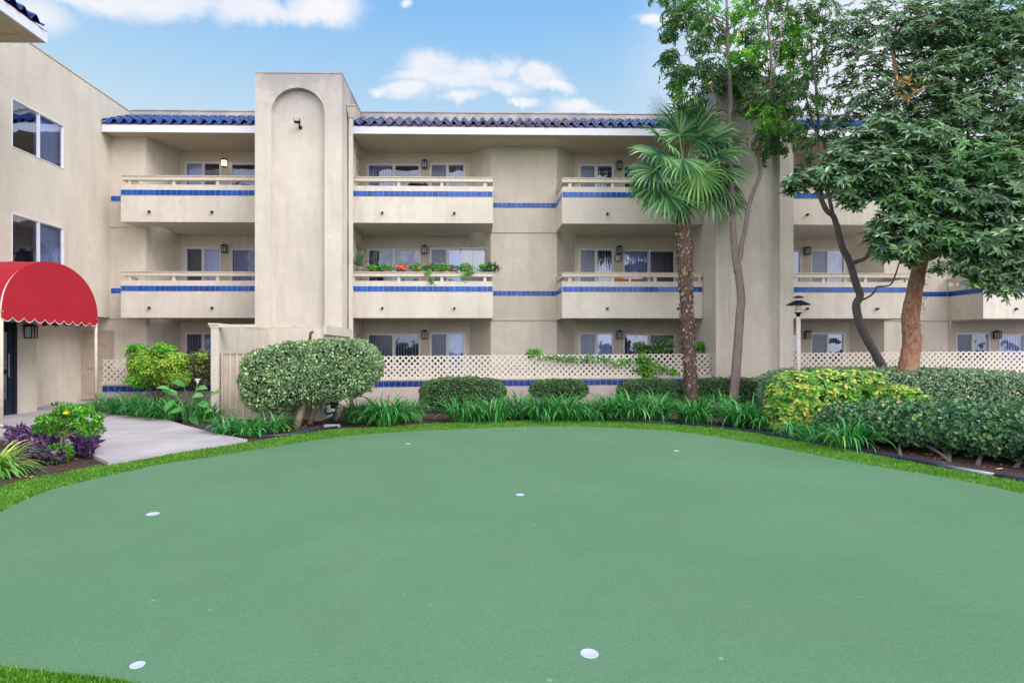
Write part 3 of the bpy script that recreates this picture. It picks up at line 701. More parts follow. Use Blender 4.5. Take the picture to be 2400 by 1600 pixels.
p = MB(); p.T = TW; p.box(13.46, 13.62, .012, .018, 1.14, 1.22); p.box(13.50, 13.52, .008, .012, 1.16, 1.20, 1); p.box(13.55, 13.58, .008, .012, 1.16, 1.20, 1); p.build('notice', ['sign', 'white'], eo)
MB().lathe([(.09, 0), (.09, -.03), (.07, -.05)], (-11.5, 15.3, 2.545), 14).build('ceiling_light', 'lglow', B)

# chimney towers with arched niche
def tower(x0, x1, yf, zt, label):
    m = MB(); xc = (x0 + x1) / 2 - .02; r = .73; zs = 8.06; d = .14; yb = 18.6
    a, b = xc - r, xc + r
    m.quad((x0, yf, 0), (a, yf, 0), (a, yf, zs), (x0, yf, zs)); m.quad((b, yf, 0), (x1, yf, 0), (x1, yf, zs), (b, yf, zs))
    n = 24; arc = [(xc - r * math.cos(PI * i / n), zs + r * .96 * math.sin(PI * i / n)) for i in range(n + 1)]
    # region above springing
    for i in range(n):
        (ax, az), (bx, bz) = arc[i], arc[i + 1]
        ox = x0 if i == 0 else ax; px_ = x1 if i == n - 1 else bx
        m.quad((ax, yf, az), (bx, yf, bz), (bx, yf, zt), (ax, yf, zt))
        m.quad((ax, yf, az), (ax, yf + d, az), (bx, yf + d, bz), (bx, yf, bz))
        m.add([(xc, yf + d, zs), (bx, yf + d, bz), (ax, yf + d, az)], [(0, 1, 2)])
    m.quad((x0, yf, zs), (a, yf, zs), (a, yf, zt), (x0, yf, zt)); m.quad((b, yf, zs), (x1, yf, zs), (x1, yf, zt), (b, yf, zt))
    m.quad((a, yf + d, 0), (b, yf + d, 0), (b, yf + d, zs), (a, yf + d, zs))
    m.quad((a, yf, 0), (a, yf + d, 0), (a, yf + d, zs), (a, yf, zs)); m.quad((b, yf, 0), (b, yf, zs), (b, yf + d, zs), (b, yf + d, 0))
    m.quad((x0, yf, 0), (x0, yf, zt), (x0, yb, zt), (x0, yb, 0)); m.quad((x1, yf, 0), (x1, yb, 0), (x1, yb, zt), (x1, yf, zt))
    # side returns continue to the back wall below the eaves
    m.quad((x0, yb, 0), (x0, yb, 8), (x0, 19.0, 8), (x0, 19.0, 0)); m.quad((x1, yb, 0), (x1, 19.0, 0), (x1, 19.0, 8), (x1, yb, 8))
    m.quad((x0, yf, zt), (x1, yf, zt), (x1, yb + .1, zt), (x0, yb + .1, zt))
    m.box(x0 - .012, x1 + .012, yf - .012, yb + .1, zt + .001, zt + .035)
    return m.build('chimney_tower', 'tower', B, label=label)
tower(-6.03, -3.66, 16.0, 9.15, 'left chimney tower with an arched niche and floodlight')
tower(6.73, 8.92, 16.1, 9.2, 'right chimney tower half hidden by trees')

# eaves: soffit, fascia, glazed S tiles
def s_tiles(mb, L, T, slope_len=1.62, rise=.72, pitch=.292, y0=17.25, z0=8.235, yf=None):
    n = int(L / pitch); prof = 9; amp = .066; courses = 4; cl = slope_len / courses
    for i in range(n):
        for c_ in range(courses):
            vs = []
            t0 = c_ * cl - .03; t1 = (c_ + 1) * cl
            jit = random.uniform(-.008, .008); jl = random.uniform(-.012, .012)
            for tt, lift in ((t0, .028), (t1, .0)):
                yy = tt * math.cos(.46); zz = tt * math.sin(.46)
                for q in range(prof + 1):
                    u = q / prof; s_ = math.sin(2 * PI * u); zc = amp * (s_ if s_ < 0 else s_ * 1.1)
                    vs.append(((i + u * 1.06) * pitch + jit, yy + (jl if tt == t0 else 0), zz + zc + lift))
            k = prof + 1
            under = [(x, y, z - .018) for (x, y, z) in vs[:k]]
            vs = vs + under
            fs = [(q, q + 1, k + q + 1, k + q) for q in range(prof)] + [(q, 2 * k + q, 2 * k + q + 1, q + 1) for q in range(prof)]
            o = mb.T; mb.T = T; mb.add(vs, fs, 0, False); mb.T = o
for (x0, x1) in ((XW + .02, -6.04), (-3.64, 6.72), (8.94, 22)):
    rt = MB(); s_tiles(rt, x1 - x0 - .02, (lambda a: lambda v: v + np.array([a, 17.26, 8.29]))(x0))
    rt.box(x0, x1, 17.30, 17.33, 8.19, 8.28, 0)
    rt.quad((x0, 17.33, 8.225), (x1, 17.33, 8.225), (x1, 18.71, 8.9), (x0, 18.71, 8.9), 0)
    rt.build('roof_tiles', 'roof', B)
    MB().box(x0, x1, 17.27, 17.30, 8.196, 8.222).build('drip_edge', 'rust', B)
    MB().box(x0, x1, 17.27, 17.30, 7.985, 8.194).build('fascia', 'fascia', B)
    MB().box(x0, x1, 17.305, 18.99, 8.0, 8.18).box(x0, x1, 17.302, 17.304, 7.995, 8.18).box(x0, x1, 17.50, 17.53, 7.992, 7.998).build('soffit', 'soffit', B)
# projecting near block at the far left whose eave enters the top corner
nb = MB(); nb.box(-16, -10.25, 3, 11.55, 0, 8.0).build('near_wing_wall', 'stucco', B)
MB().box(-16, -8.98, 2.5, 12.26, 8.0, 8.16).box(-9.25, -9.22, 3, 12.0, 7.993, 7.999).box(-14, -9.25, 11.98, 12.01, 7.993, 7.999).build('soffit', 'soffit', B)
MB().box(-8.98, -8.94, 2.5, 12.3, 7.985, 8.2).box(-16, -8.98, 12.262, 12.30, 7.985, 8.2).build('fascia', 'fascia', B)
MB().box(-8.975, -8.945, 2.5, 12.3, 8.203, 8.225).build('drip_edge', 'rust', B)
rt = MB(); s_tiles(rt, 9.75, lambda v: np.stack([-8.92 - v[:, 1], 2.5 + v[:, 0], 8.29 + v[:, 2]], 1), rise=.7)
rt.quad((-9.0, 2.5, 8.22), (-9.0, 12.25, 8.22), (-10.4, 12.25, 8.9), (-10.4, 2.5, 8.9)); rt.quad((-9.0, 12.25, 8.205), (-10.4, 12.25, 8.9), (-10.4, 12.25, 8.205), (-9.2, 12.25, 8.205))
rt.build('roof_tiles', 'roof', B)

# balconies
def tile_row(mb, p0, p1, z0, z1, out, pitch=.161):
    """individual glazed tiles on a pale grout strip from p0 to p1 (plan), proud along out"""
    p0 = np.array(p0, float); p1 = np.array(p1, float); L = np.linalg.norm(p1 - p0); d = (p1 - p0) / L; o = np.array(out, float)
    n = max(1, round(L / pitch)); w = L / n
    def pr(a, b, za, zb, k0, k1, m):
        q = [p0 + d * a + o * k0, p0 + d * b + o * k0, p0 + d * b + o * k1, p0 + d * a + o * k1]
        v = [(*x, za) for x in q] + [(*x, zb) for x in q]
        mb.add(v, [(0, 3, 2, 1), (4, 5, 6, 7), (0, 1, 5, 4), (1, 2, 6, 5), (2, 3, 7, 6), (3, 0, 4, 7)], m)
    pr(0, L, z0 - .006, z1 + .006, -.002, .004, 1)
    for i in range(n): pr(i * w + .004, (i + 1) * w - .004, z0, z1, .0045, .010 + random.uniform(0, .0012), 0)

DR = {0: (1.55, 3.35), 1: (.95, 3.05), 2: (.75, 2.85), 3: (.9, 3.0), 4: (1.0, 3.2)}
for ui, (nm, f) in enumerate(UN):
    for fi in (1, 2):
        z0 = 2.51 if fi == 1 else 5.285
        zt = z0 + 1.08; yb = LB if ui == 0 else 18.3
        a, b = rng2(f, 0.02, 4.18); inner = f(4.18); sg = 1 if f(1) > f(0) else -1
        m = MB(); m.box(a, b, 17.0, 17.15, z0, zt)
        m.box(a, b, 17.15, yb - .002, z0 + .003, z0 + .25)
        a2, b2 = sorted((f(0.02), f(3.45))); m.box(a2, b2, yb - .002, 18.99, z0 + .004, z0 + .25)
        i0, i1 = sorted((inner, inner - sg * .13)); m.box(i0, i1, 17.15, yb + .001, z0 + .25, zt)
        bo = m.build('balcony', 'balc', B)
        r = MB()
        r.box(a + .01, b + .03, 16.98, 17.16, zt + .245, zt + .265); r.box(a + .01, b, 17.0, 17.14, zt + .135, zt + .245)
        r.box(min(i0, i1) - .01, max(i0, i1) + .01, 17.16, yb - .01, zt + .245, zt + .265); r.box(i0 + .01, i1 - .01, 17.14, yb - .01, zt + .135, zt + .245)
        npst = 4
        for q in range(npst):
            xx = (f(.16 + q * (4.18 - .32) / (npst - 1) * .98)) if q else f(.10)
            r.box(xx - .045, xx + .045, 17.03, 17.12, zt, zt + .135)
        r.box(i0 + .02, i1 - .02, yb - .3, yb - .2, zt, zt + .135)
        r.build('railing', 'trim', bo)
        tl = MB(); tile_row(tl, (a + .01, 17.0), (b - .01, 17.0), z0 + .775, z0 + .925, (0, -1))
        if sg < 0 and ui != 0: tile_row(tl, (a, 17.005), (a, yb - .01), z0 + .775, z0 + .925, (-1, 0))
        if ui == 0: tile_row(tl, (a, 17.005), (a, yb - .01), z0 + .775, z0 + .925, (-1, 0))
        if sg > 0: tile_row(tl, (b, 17.005), (b, yb - .01), z0 + .775, z0 + .925, (1, 0))
        tl.build('tile_band', ['tile', 'grout'], bo)
        for q in DR[ui]:
            s_ = MB(); xx = f(q); zz = z0 + .285
            s_.box(xx - .028, xx + .028, 16.93, 17.001, zz - .03, zz + .03); s_.box(xx - .019, xx + .019, 16.925, 16.931, zz - .02, zz + .02, 1)
            s_.build('drain_spout', ['brown', 'black'], bo)
    for fi in (0, 1, 2):
        zc = (2.51, 5.285, 8.0)[fi]
        s_ = MB(); s_.lathe([(.012, 0), (.035, 0), (.04, -.02), (.02, -.04), (.012, -.07)], (f(1.75), 17.9, zc - .001), 10); s_.build('ceiling_fitting', 'trim', B)
for z0 in (2.51, 5.285):
    for a, b, y, p in ((A_(4.2), B_(4.2), 18.3, .158), (C_(4.2), D_(4.2), 18.3, .158), (XW + .03, Z_(4.2), LB, .17)):
        tb = MB(); tile_row(tb, (a, y), (b, y), z0 + .775, z0 + .925, (0, -1), p); tb.build('tile_band', ['tile', 'grout'], B)

# rain pipe beside the left tower
dp = MB(); dp.box(-3.60, -3.50, 16.62, 16.72, .05, 8.25); dp.build('downspout', 'balc', B)
dp = MB(); dp.add([(-3.61, 16.60, 8.2), (-3.47, 16.60, 8.2), (-3.47, 16.74, 8.2), (-3.61, 16.74, 8.2), (-3.66, 16.52, 8.5), (-3.40, 16.52, 8.5), (-3.40, 16.80, 8.5), (-3.66, 16.80, 8.5)],
    [(0, 3, 2, 1), (4, 5, 6, 7), (0, 1, 5, 4), (1, 2, 6, 5), (2, 3, 7, 6), (3, 0, 4, 7)])
dp.box(-3.67, -3.39, 16.50, 16.81, 8.50, 8.53); dp.build('rain_head', 'balc', B)
# ------------------------------------------------------------------ wall lanterns
def lantern(x, z, y, label, lit=False, T=None, s=1.0):
    loc = (x, y, z)
    if T is not None: loc = tuple(T(np.array([[x, y, z]]))[0])
    o = thing('wall_lantern', loc, label, 'wall lantern', 'black lanterns on the building walls')
    def mk():
        b = MB(); b.T = T; return b
    s *= .88; w = .085 * s; h = .115 * s; yc = y - .11
    mk().box(x - .05, x + .05, y - .02, y - .001, z - .1, z + .1).box(x - .015, x + .015, y - .06, y - .02, z + .02, z + .05).build('backplate', 'black', o)
    g = mk(); g.box(x - w + .012, x + w - .012, yc - w + .012, yc + w - .03, z - h + .01, z + h - .01); g.build('glass', 'lglow' if lit else 'lglass', o)
    c = mk()
    for sx in (-1, 0, 1):
        for yy in (yc - w, yc + w - .03):
            c.box(x + sx * (w - .008) - .008, x + sx * (w - .008) + .008, yy - .006, yy + .010, z - h, z + h)
    c.box(x - w, x + w, yc - w, yc + w - .02, z - h - .018, z - h); c.box(x - w - .012, x + w + .012, yc - w - .012, yc + w, z + h, z + h + .015)
    c.box(x - w, x + w, yc - w - .003, yc - w + .007, z + h * .35, z + h * .35 + .01)
    c.build('frame', 'black', o)
    r = mk(); r.add([(x - w - .01, yc - w - .01, z + h + .015), (x + w + .01, yc - w - .01, z + h + .015), (x + w + .01, yc + w - .01, z + h + .015), (x - w - .01, yc + w - .01, z + h + .015),
                     (x - .03, yc - .03, z + h + .06), (x + .03, yc - .03, z + h + .06), (x + .03, yc + .03, z + h + .06), (x - .03, yc + .03, z + h + .06)],
                    [(4, 5, 6, 7), (0, 1, 5, 4), (1, 2, 6, 5), (2, 3, 7, 6), (3, 0, 4, 7)]); r.build('cap', 'black', o)
FLN = ('ground', 'middle', 'top')
UD = ('behind the balcony left of the arched tower', 'between the sliders just right of the arched tower', 'between the sliders behind the palm tree', 'just right of the right tower', 'at the far right edge')
for ui, (nm, f) in enumerate(UN):
    for fi, z in enumerate(FZ):
        if ui == 0 and fi == 0: continue
        if ui == 4 and fi == 2: continue
        lantern(f(2.02), z + 2.06, 19.0, f'{"lit" if (ui, fi) == (0, 2) else "black"} wall lantern on the {FLN[fi]} floor {UD[ui]}', (ui, fi) == (0, 2))
lantern(14.42, 2.02, 0, 'large black wall lantern on the column beside the dark entrance door', T=TW, s=1.35)

# flood light in the niche
fl = thing('floodlight', (-4.87, 16.14, 7.73), 'small black floodlight mounted high in the arched niche of the tower', 'floodlight')
MB().lathe([(.05, 0), (.05, -.05), (.03, -.07)], (-4.83, 16.14, 7.72), 12, axis='y').tube([(-4.83, 16.08, 7.72), (-4.84, 16.02, 7.78)], .02, 6).build('mount', 'black', fl)
MB().add([(-4.95, 15.92, 7.80), (-4.79, 15.92, 7.80), (-4.79, 16.02, 7.78), (-4.95, 16.02, 7.78), (-4.96, 15.90, 7.87), (-4.78, 15.90, 7.87), (-4.79, 16.02, 7.84), (-4.95, 16.02, 7.84)],
    [(0, 3, 2, 1), (4, 5, 6, 7), (0, 1, 5, 4), (1, 2, 6, 5), (2, 3, 7, 6), (3, 0, 4, 7)]).build('housing', 'black', fl)
MB().box(-4.94, -4.80, 15.893, 15.902, 7.815, 7.86).build('lens', 'lglass', fl)

# ------------------------------------------------------------------ red canopy
cp = thing('entrance_canopy', (-10.3, 13.45, 0), 'red barrel shaped canvas canopy with scalloped valance over the entrance', 'canopy')
cy, hw, z0c, ri, xf = 13.45, 1.5, 2.36, 1.22, -9.6
n = 28; arc = [(cy - hw * math.cos(PI * i / n), z0c + ri * math.sin(PI * i / n) ** .92) for i in range(n + 1)]
m = MB()
for i in range(n):
    (a, za), (b, zb) = arc[i], arc[i + 1]
    for q in range(4):
        xa, xb = xf - (1.4 * q / 4), xf - (1.4 * (q + 1) / 4)
        def sg_(zz, q): return zz - .02 * math.sin(PI * (q % 2)) - (.012 if q in (1, 3) else 0)
        m.add([(xa, a, sg_(za, q)), (xa, b, sg_(zb, q)), (xb, b, sg_(zb, q + 1)), (xb, a, sg_(za, q + 1))], [(0, 1, 2, 3)], 0, True)
    m.quad((xf, a, z0c), (xf, b, z0c), (xf, b, zb), (xf, a, za))
m.build('canvas', 'canopy', cp)
m = MB()
for (pts) in ([(xf + .006, cy - hw + 2 * hw * k / 110) for k in range(111)], ):
    sc = lambda k: .10 + .09 * abs(math.sin(PI * k / 11.0 + .3)) ** .8
    for k in range(110):
        (xa, ya), (xb, yb_) = pts[k], pts[k + 1]
        ba, bb = z0c - sc(k) , z0c - sc(k + 1)
        m.quad((xa, ya, ba), (xb, yb_, bb), (xb, yb_, z0c + .004), (xa, ya, z0c + .004), 0)
        m.quad((xa + .004, ya, ba - .004), (xb + .004, yb_, bb - .004), (xb + .004, yb_, bb + .012), (xa + .004, ya, ba + .012), 1)
for yy in (cy - hw, cy + hw):
    for k in range(50):
        xa, xb = xf - 1.4 * k / 50, xf - 1.4 * (k + 1) / 50; ba, bb = z0c - sc(k), z0c - sc(k + 1)
        m.quad((xa, yy, ba), (xb, yy, bb), (xb, yy, z0c), (xa, yy, z0c), 0)
        m.quad((xa, yy - .003, ba - .004), (xb, yy - .003, bb - .004), (xb, yy - .003, bb + .012), (xa, yy - .003, ba + .012), 1)
m.build('valance', ['canopy', 'white'], cp)
for yy in (cy - hw + .03, cy + hw - .03):
    MB().tube([(xf - .03, yy, .05), (xf - .03, yy, z0c + .02)], .035, 12).lathe([(.06, 0), (.06, .012), (.04, .02)], (xf - .03, yy, .05), 12).build('post', 'trim', cp)
m = MB(); m.tube([(xf - .02, y_, z_ - .02) for y_, z_ in arc], .016, 6)
m.tube([(-10.98, y_, z_ - .02) for y_, z_ in arc], .016, 6); m.tube([(xf - .02, cy - hw + .02, z0c), (xf - .02, cy + hw - .02, z0c)], .016, 6)
m.build('frame', 'white', cp)

# ------------------------------------------------------------------ utility enclosure with gate
en = thing('gated_enclosure', (-4.6, 14.4, 0), 'beige stucco bin enclosure with ribbed metal gate in front of the arched tower', 'enclosure')
MB().box(-5.87, -5.70, 13.0, 15.97, 0, 2.14).build('side_wall', 'tower', en, label='left wall and post of the enclosure')
MB().box(-3.60, -3.43, 13.0, 13.25, 0, 2.08).box(-3.58, -3.44, 13.25, 15.97, 0, 2.0).build('side_wall', 'tower', en, label='right wall of the enclosure')
MB().box(-3.438, -3.37, 13.22, 15.95, 1.93, 2.14).build('trim_board', 'greymetal' if False else 'balc', en)
MB().box(-5.90, -3.70, 12.99, 13.10, 2.08, 2.15).box(-5.92, -5.69, 12.97, 15.97, 2.14, 2.175).build('top_beam', 'trim', en)
g_ = MB(); gx0, gx1 = -5.66, -3.63
for (a, b, c_, e_) in ((gx0, gx0 + .05, .04, 1.54), (gx1 - .05, gx1, .04, 1.54), (gx0 + .05, gx1 - .05, 1.50, 1.54), (gx0 + .05, gx1 - .05, .04, .09)): g_.box(a, b, 13.03, 13.08, c_, e_)
go = g_.build('gate', 'gate', en)
g_ = MB(); g_.box(gx0 + .05, gx1 - .05, 13.055, 13.065, .09, 1.50); g_.build('gate_panel', 'gate', go)
g_ = MB()
for k in range(12): 
    xx = gx0 + .05 + (k + 1) * (gx1 - gx0 - .1) / 13; g_.box(xx - .012, xx + .012, 13.035, 13.054, .09, 1.50)
g_.build('batten', 'trim', go)
vp = MB(); q = [AT(727, 800, 14.2), AT(727, 784, 14.2), AT(729, 779, 14.2), AT(738, 777, 14.2)]
vp.tube(q, .035, 8).build('vent_pipe', 'copper', label='short bent brown pipe showing above the enclosure gate', cat='pipe')

# back flow preventer
bp_ = thing('backflow_valve', (-3.15, 12.95, 0), 'blue painted backflow valve pipes beside the enclosure', 'pipe valve')
def pp(x, y, Y=12.95): return AT(x, y, Y)
MB().tube([pp(788, 989), pp(788, 945), ], .028, 10).build('riser_pipe', 'lglass', bp_, label='pale riser pipe on the right')
MB().tube([pp(783, 975), pp(782, 965), pp(780, 966), pp(768, 970), pp(764, 968), pp(763, 960), pp(763, 950), pp(766, 946), pp(776, 945)], .026, 10).tube([pp(783, 989), pp(783, 965)], .020, 8).tube([pp(788, 946), pp(791, 938)], .03, 8).build('blue_pipe', 'bluepipe', bp_)
c0 = pp(783, 942)
MB().lathe([(.06, -.05), (.075, -.03), (.075, .03), (.05, .05)], c0, 12).lathe([(.03, 0), (.045, .05), (.02, .07)], (c0[0] - .06, c0[1], c0[2] + .0), 10).lathe([(.04, -.14), (.06, -.12), (.06, -.05)], (c0[0] - .02, c0[1], c0[2]), 10).box(c0[0] - .02, c0[0] + .10, c0[1] - .05, c0[1] + .03, c0[2] - .08, c0[2] + .01).build('valve_body', 'black', bp_)
x_, y_ = G(779, 1000); MB().box(x_ - .16, x_ + .16, y_ - .05, y_ + .03, 0.0, .055).build('plastic_block', 'offwhite', label='white plastic block lying on the soil in front of the blue valve', cat='block')
x_, y_ = G(500, 1000)
MB().tube([(*G(484, 1004), .02), (*G(500, 998), .04), (*G(512, 994), .03)], .016, 8).tube([(*G(498, 1006), .02), (*G(525, 998), .03)], .016, 8).build('loose_pipe', 'sign', label='short light blue pipes lying on the soil left of the gate', cat='pipe')

# ------------------------------------------------------------------ low patio walls with lattice
def patio_wall(x0, x1, y, label, dz=0.0, tilt=.0075, tile='tile_dk'):
    def T(v):
        v = v.copy(); v[:, 2] += np.where(v[:, 2] > .3, dz + tilt * v[:, 0], 0); return v
    o = thing('patio_wall', ((x0 + x1) / 2, y, 0), label, 'low wall', 'low patio walls with lattice along the ground floor')
    a = MB(); a.T = T; a.box(x0, x1, y, y + .15, 0, .74); a.build('wall', 'pinkwall', o)
    a = MB(); a.T = T; a.box(x0 - .02, x1, y - .04, y + .19, .741, .80); a.build('cap', 'trim', o)
    a = MB(); a.T = T; tile_row(a, (x0 + .01, y), (x1 - .01, y), .56, .705, (0, -1), .165); a.build('tile_band', [tile, 'grout'], o)
    def panel(zb, zt, yy, ph, th):
        s_ = MB(); s_.T = T; p = .165; w = .021; H_ = zt - zb
        for sg in (1, -1):
            k = int((x1 - x0 + H_) / p) + 2
            for i in range(-int(H_ / p) - 2, k):
                xb = x0 + i * p + ph; 
                # strip centre line from (xb,zb) to (xb+sg*H,zt)
                if sg == 1: xa, xc_ = xb, xb + H_
                else: xa, xc_ = xb + H_, xb
                # clip in x
                t0, t1 = 0.0, 1.0
                dxx = xc_ - xa
                for lim, s2 in ((x0, 1), (x1, -1)):
                    d0, d1 = (xa - lim) * s2, (xc_ - lim) * s2
                    if d0 < 0 and d1 < 0: t0 = 2
                    elif d0 < 0: t0 = max(t0, -d0 / (d1 - d0))
                    elif d1 < 0: t1 = min(t1, d0 / (d0 - d1))
                if t0 >= t1: continue
                A0 = (xa + dxx * t0, zb + H_ * t0); A1 = (xa + dxx * t1, zb + H_ * t1)
                ww = w * 1.414
                y0, y1 = (yy, yy + th) if sg == 1 else (yy + th + .0015, yy + 2 * th)
                v = [(A0[0] - ww, y0, A0[1]), (A0[0] + ww, y0, A0[1]), (A1[0] + ww, y0, A1[1]), (A1[0] - ww, y0, A1[1])]
                v += [(p_[0], y1, p_[2]) for p_ in v]
                s_.add(v, [(0, 1, 2, 3), (7, 6, 5, 4), (0, 4, 5, 1), (1, 5, 6, 2), (2, 6, 7, 3), (3, 7, 4, 0)])
        s_.build('lattice_panel', 'lattice', o)
    panel(.802, 1.43, y + .03, 0.0, .012)
    panel(.81, 1.18, y + .11, .05, .010)
patio_wall(-3.42, 6.70, 16.38, 'low pinkish wall with navy tiles and long lattice between the two towers')
patio_wall(-10.02, -5.9, 15.78, 'low wall with navy tiles and lattice left of the gated enclosure', dz=-.03)
patio_wall(8.95, 20.5, 16.4, 'low wall with lattice behind the big hedges on the right', dz=0.0, tile='tile')

# ------------------------------------------------------------------ lamp post
lx, ly, _ = AT(1871, 893, 13.6); lp = thing('lamp_post', (lx, ly, 0), 'cream lamp post with a dark pagoda shaped lamp in front of the right tower', 'lamp post')
zt = AT(1871, 742, 13.6)[2]
MB().tube([(lx, ly, 0), (lx, ly, zt)], .05, 14).build('post', 'trim', lp)
sc_ = 13.8 / F
MB().lathe([(.045, 0), (.05, 7 * sc_), (.085, 8 * sc_), (.085, 10 * sc_)], (lx, ly, zt), 16).build('collar', 'black', lp)
MB().lathe([(.062, 0), (.066, .06), (.055, .15), (.05, .26), (.05, .38)], (lx, ly, zt + 10 * sc_), 16).build('lamp_glass', 'white', lp)
hz = zt + 27 * sc_
MB().lathe([(.27, 0), (.265, .012), (.13, .085), (.07, .11)], (lx, ly, hz), 24).build('hat', 'black', lp)
MB().lathe([(.125, 0), (.12, .01), (.05, .04), (.02, .05)], (lx, ly, hz + .175), 20).build('top_hat', 'black', lp)
MB().lathe([(.085, 0), (.085, .008), (.02, .012)], (lx, ly, zt + .165), 16).build('rim', 'black', lp)

# ------------------------------------------------------------------ things on the balconies
cb = thing('storage_cabinet', (-.05, 17.6, 2.76), 'grey resin storage cabinet on the middle floor balcony with plants', 'cabinet')
MB().box(-.42, .28, 17.35, 18.0, 2.77, 4.58).build('body', 'cabinet', cb); MB().box(-.45, .31, 17.32, 18.03, 4.58, 4.63).build('lid', 'cabtop', cb)
MB().box(-.075, -.065, 17.345, 17.35, 2.9, 4.55).build('door_gap', 'cabtop', cb)
x, z = AT(1449, 605, 18.97)[0], AT(1449, 605, 18.97)[2]
ck = thing('wall_clock', (x, 18.97, z), 'round black rimmed wall clock under the middle floor lantern', 'clock')
MB().lathe([(.105, 0), (.105, -.03), (.125, -.035), (.125, 0)], (x, 18.995, z), 28, axis='y').build('rim', 'black', ck)
MB().lathe([(.104, 0), (.104, -.005)], (x, 18.966, z), 28, axis='y').build('face', 'white', ck)
h_ = MB()
for k in range(12):
    a = k * PI / 6; h_.box(x + .085 * math.sin(a) - .005, x + .085 * math.sin(a) + .005, 18.958, 18.9605, z + .085 * math.cos(a) - .008, z + .085 * math.cos(a) + .008)
h_.tube([(x, 18.956, z), (x + .05, 18.956, z + .02)], .005, 4).tube([(x, 18.953, z), (x - .02, 18.953, z + .075)], .004, 4)
h_.build('hands', 'black', ck)
for k, (xx, lb) in enumerate(((4.55, 'orange wooden chair on the middle balcony behind the palm, left one'), (5.05, 'orange wooden chair on the middle balcony nearest the palm trunk'))):
    c_ = thing('wooden_chair', (xx, 17.7, 2.76), lb, 'chair')
    MB().box(xx - .22, xx + .22, 17.5, 17.92, 3.18, 3.22).build('seat', 'wood', c_)
    for sx in (-.2, .2):
        MB().box(xx + sx - .02, xx + sx + .02, 17.90, 17.94, 2.765, 3.78).build('leg', 'wood', c_); MB().box(xx + sx - .02, xx + sx + .02, 17.5, 17.54, 2.765, 3.18).build('leg', 'wood', c_)
    b_ = MB(); b_.box(xx - .18, xx + .18, 17.91, 17.93, 3.70, 3.78)
    b_.box(xx - .18, xx + .18, 17.91, 17.93, 3.44, 3.5)
    for q in range(5): b_.box(xx - .15 + q * .07, xx - .12 + q * .07, 17.915, 17.925, 3.5, 3.7)
    b_.build('backrest', 'wood', c_)
gr_x = AT(980, 435, 17.7)
MB().lathe([(.02, -.22), (.24, -.16), (.32, -.02), (.3, .05), (.2, .13), (.04, .16)], (gr_x[0], 17.7, 6.55), 16).tube([(gr_x[0] - .2, 17.55, 5.54), (gr_x[0] - .15, 17.6, 6.42)], .02, 6).tube([(gr_x[0] + .2, 17.55, 5.54), (gr_x[0] + .15, 17.6, 6.42)], .02, 6).tube([(gr_x[0], 17.9, 5.54), (gr_x[0], 17.8, 6.42)], .02, 6).build('kettle_grill', 'black', label='dark round grill behind the top balcony railing right of the arched tower', cat='grill')

# ------------------------------------------------------------------ golf cups
CL = ['white practice cup nearest the camera, right of centre in the foreground', 'white practice cup at the far left centre of the green near the path', 'white practice cup in the middle of the green',
      'white practice cup at the far right back of the green', 'white practice cup on the left side of the green', 'scuffed white cup mark in the lower left corner of the green']
for rc, (px_, py_), lb in zip((.048, .043, .047, .043, .060, .036), [(1381, 1531), (957, 1040), (1219, 1159), (1585, 1056), (358, 1204), (322, 1558)], CL):
    x_, y_ = G(px_, py_, .013)
    o = thing('practice_cup', (x_, y_, .013), lb, 'golf cup', 'white practice cups on the putting green')
    MB().lathe([(rc - .004, 0), (rc, .0005), (rc, .003), (rc - .004, .0038), (rc - .008, .002)], (x_, y_, .0132), 36).build('rim', 'cup', o)
    MB().lathe([(rc - .008, 0), (rc - .008, .0012), (rc * .4, .0004), (.004, .0002)], (x_, y_, .0132), 36).build('plug', 'cup', o)

# edging strip
ed = [G(*p) for p in [(1592, 995), (1643, 998), (1700, 1004), (1770, 1014), (1800, 1020), (1927, 1043), (2055, 1066), (2183, 1091), (2240, 1101)]]
eo = MB().tube([(x, y, .025 + .01 * math.sin(i * 2.1)) for i, (x, y) in enumerate(ed)], .032, 8).build('bed_edging', 'edging', label='dark blue black plastic edging strip between grass and hedge bed on the right', cat='garden edging')
ed = [G(*p) for p in [(2240, 1101), (2330, 1117)]]
MB().tube([(x, y, .022) for x, y in ed], .028, 8).tube([(*G(2330, 1118), .02), (*G(2500, 1146), .02)], .03, 8, 1).build('bed_edging', ['offwhite', 'edging'], label='white end piece of the bed edging under the right hedge', cat='garden edging')
ed = [G(*p) for p in [(1403, 983), (1440, 984), (1500, 989), (1545, 992), (1592, 994)]]
MB().tube([(x, y, .03) for x, y in ed], .035, 8).build('bed_edging', 'edging', label='black plastic edging below the strap leaved clumps near the palm', cat='garden edging')
ed = [G(*p) for p in [(600, 1026), (660, 1022), (720, 1013), (790, 1003)]]
MB().tube([(x, y, .02) for x, y in ed], .03, 8).build('bed_edging', 'edging', label='black plastic edging under the clipped topiary tree', cat='garden edging')
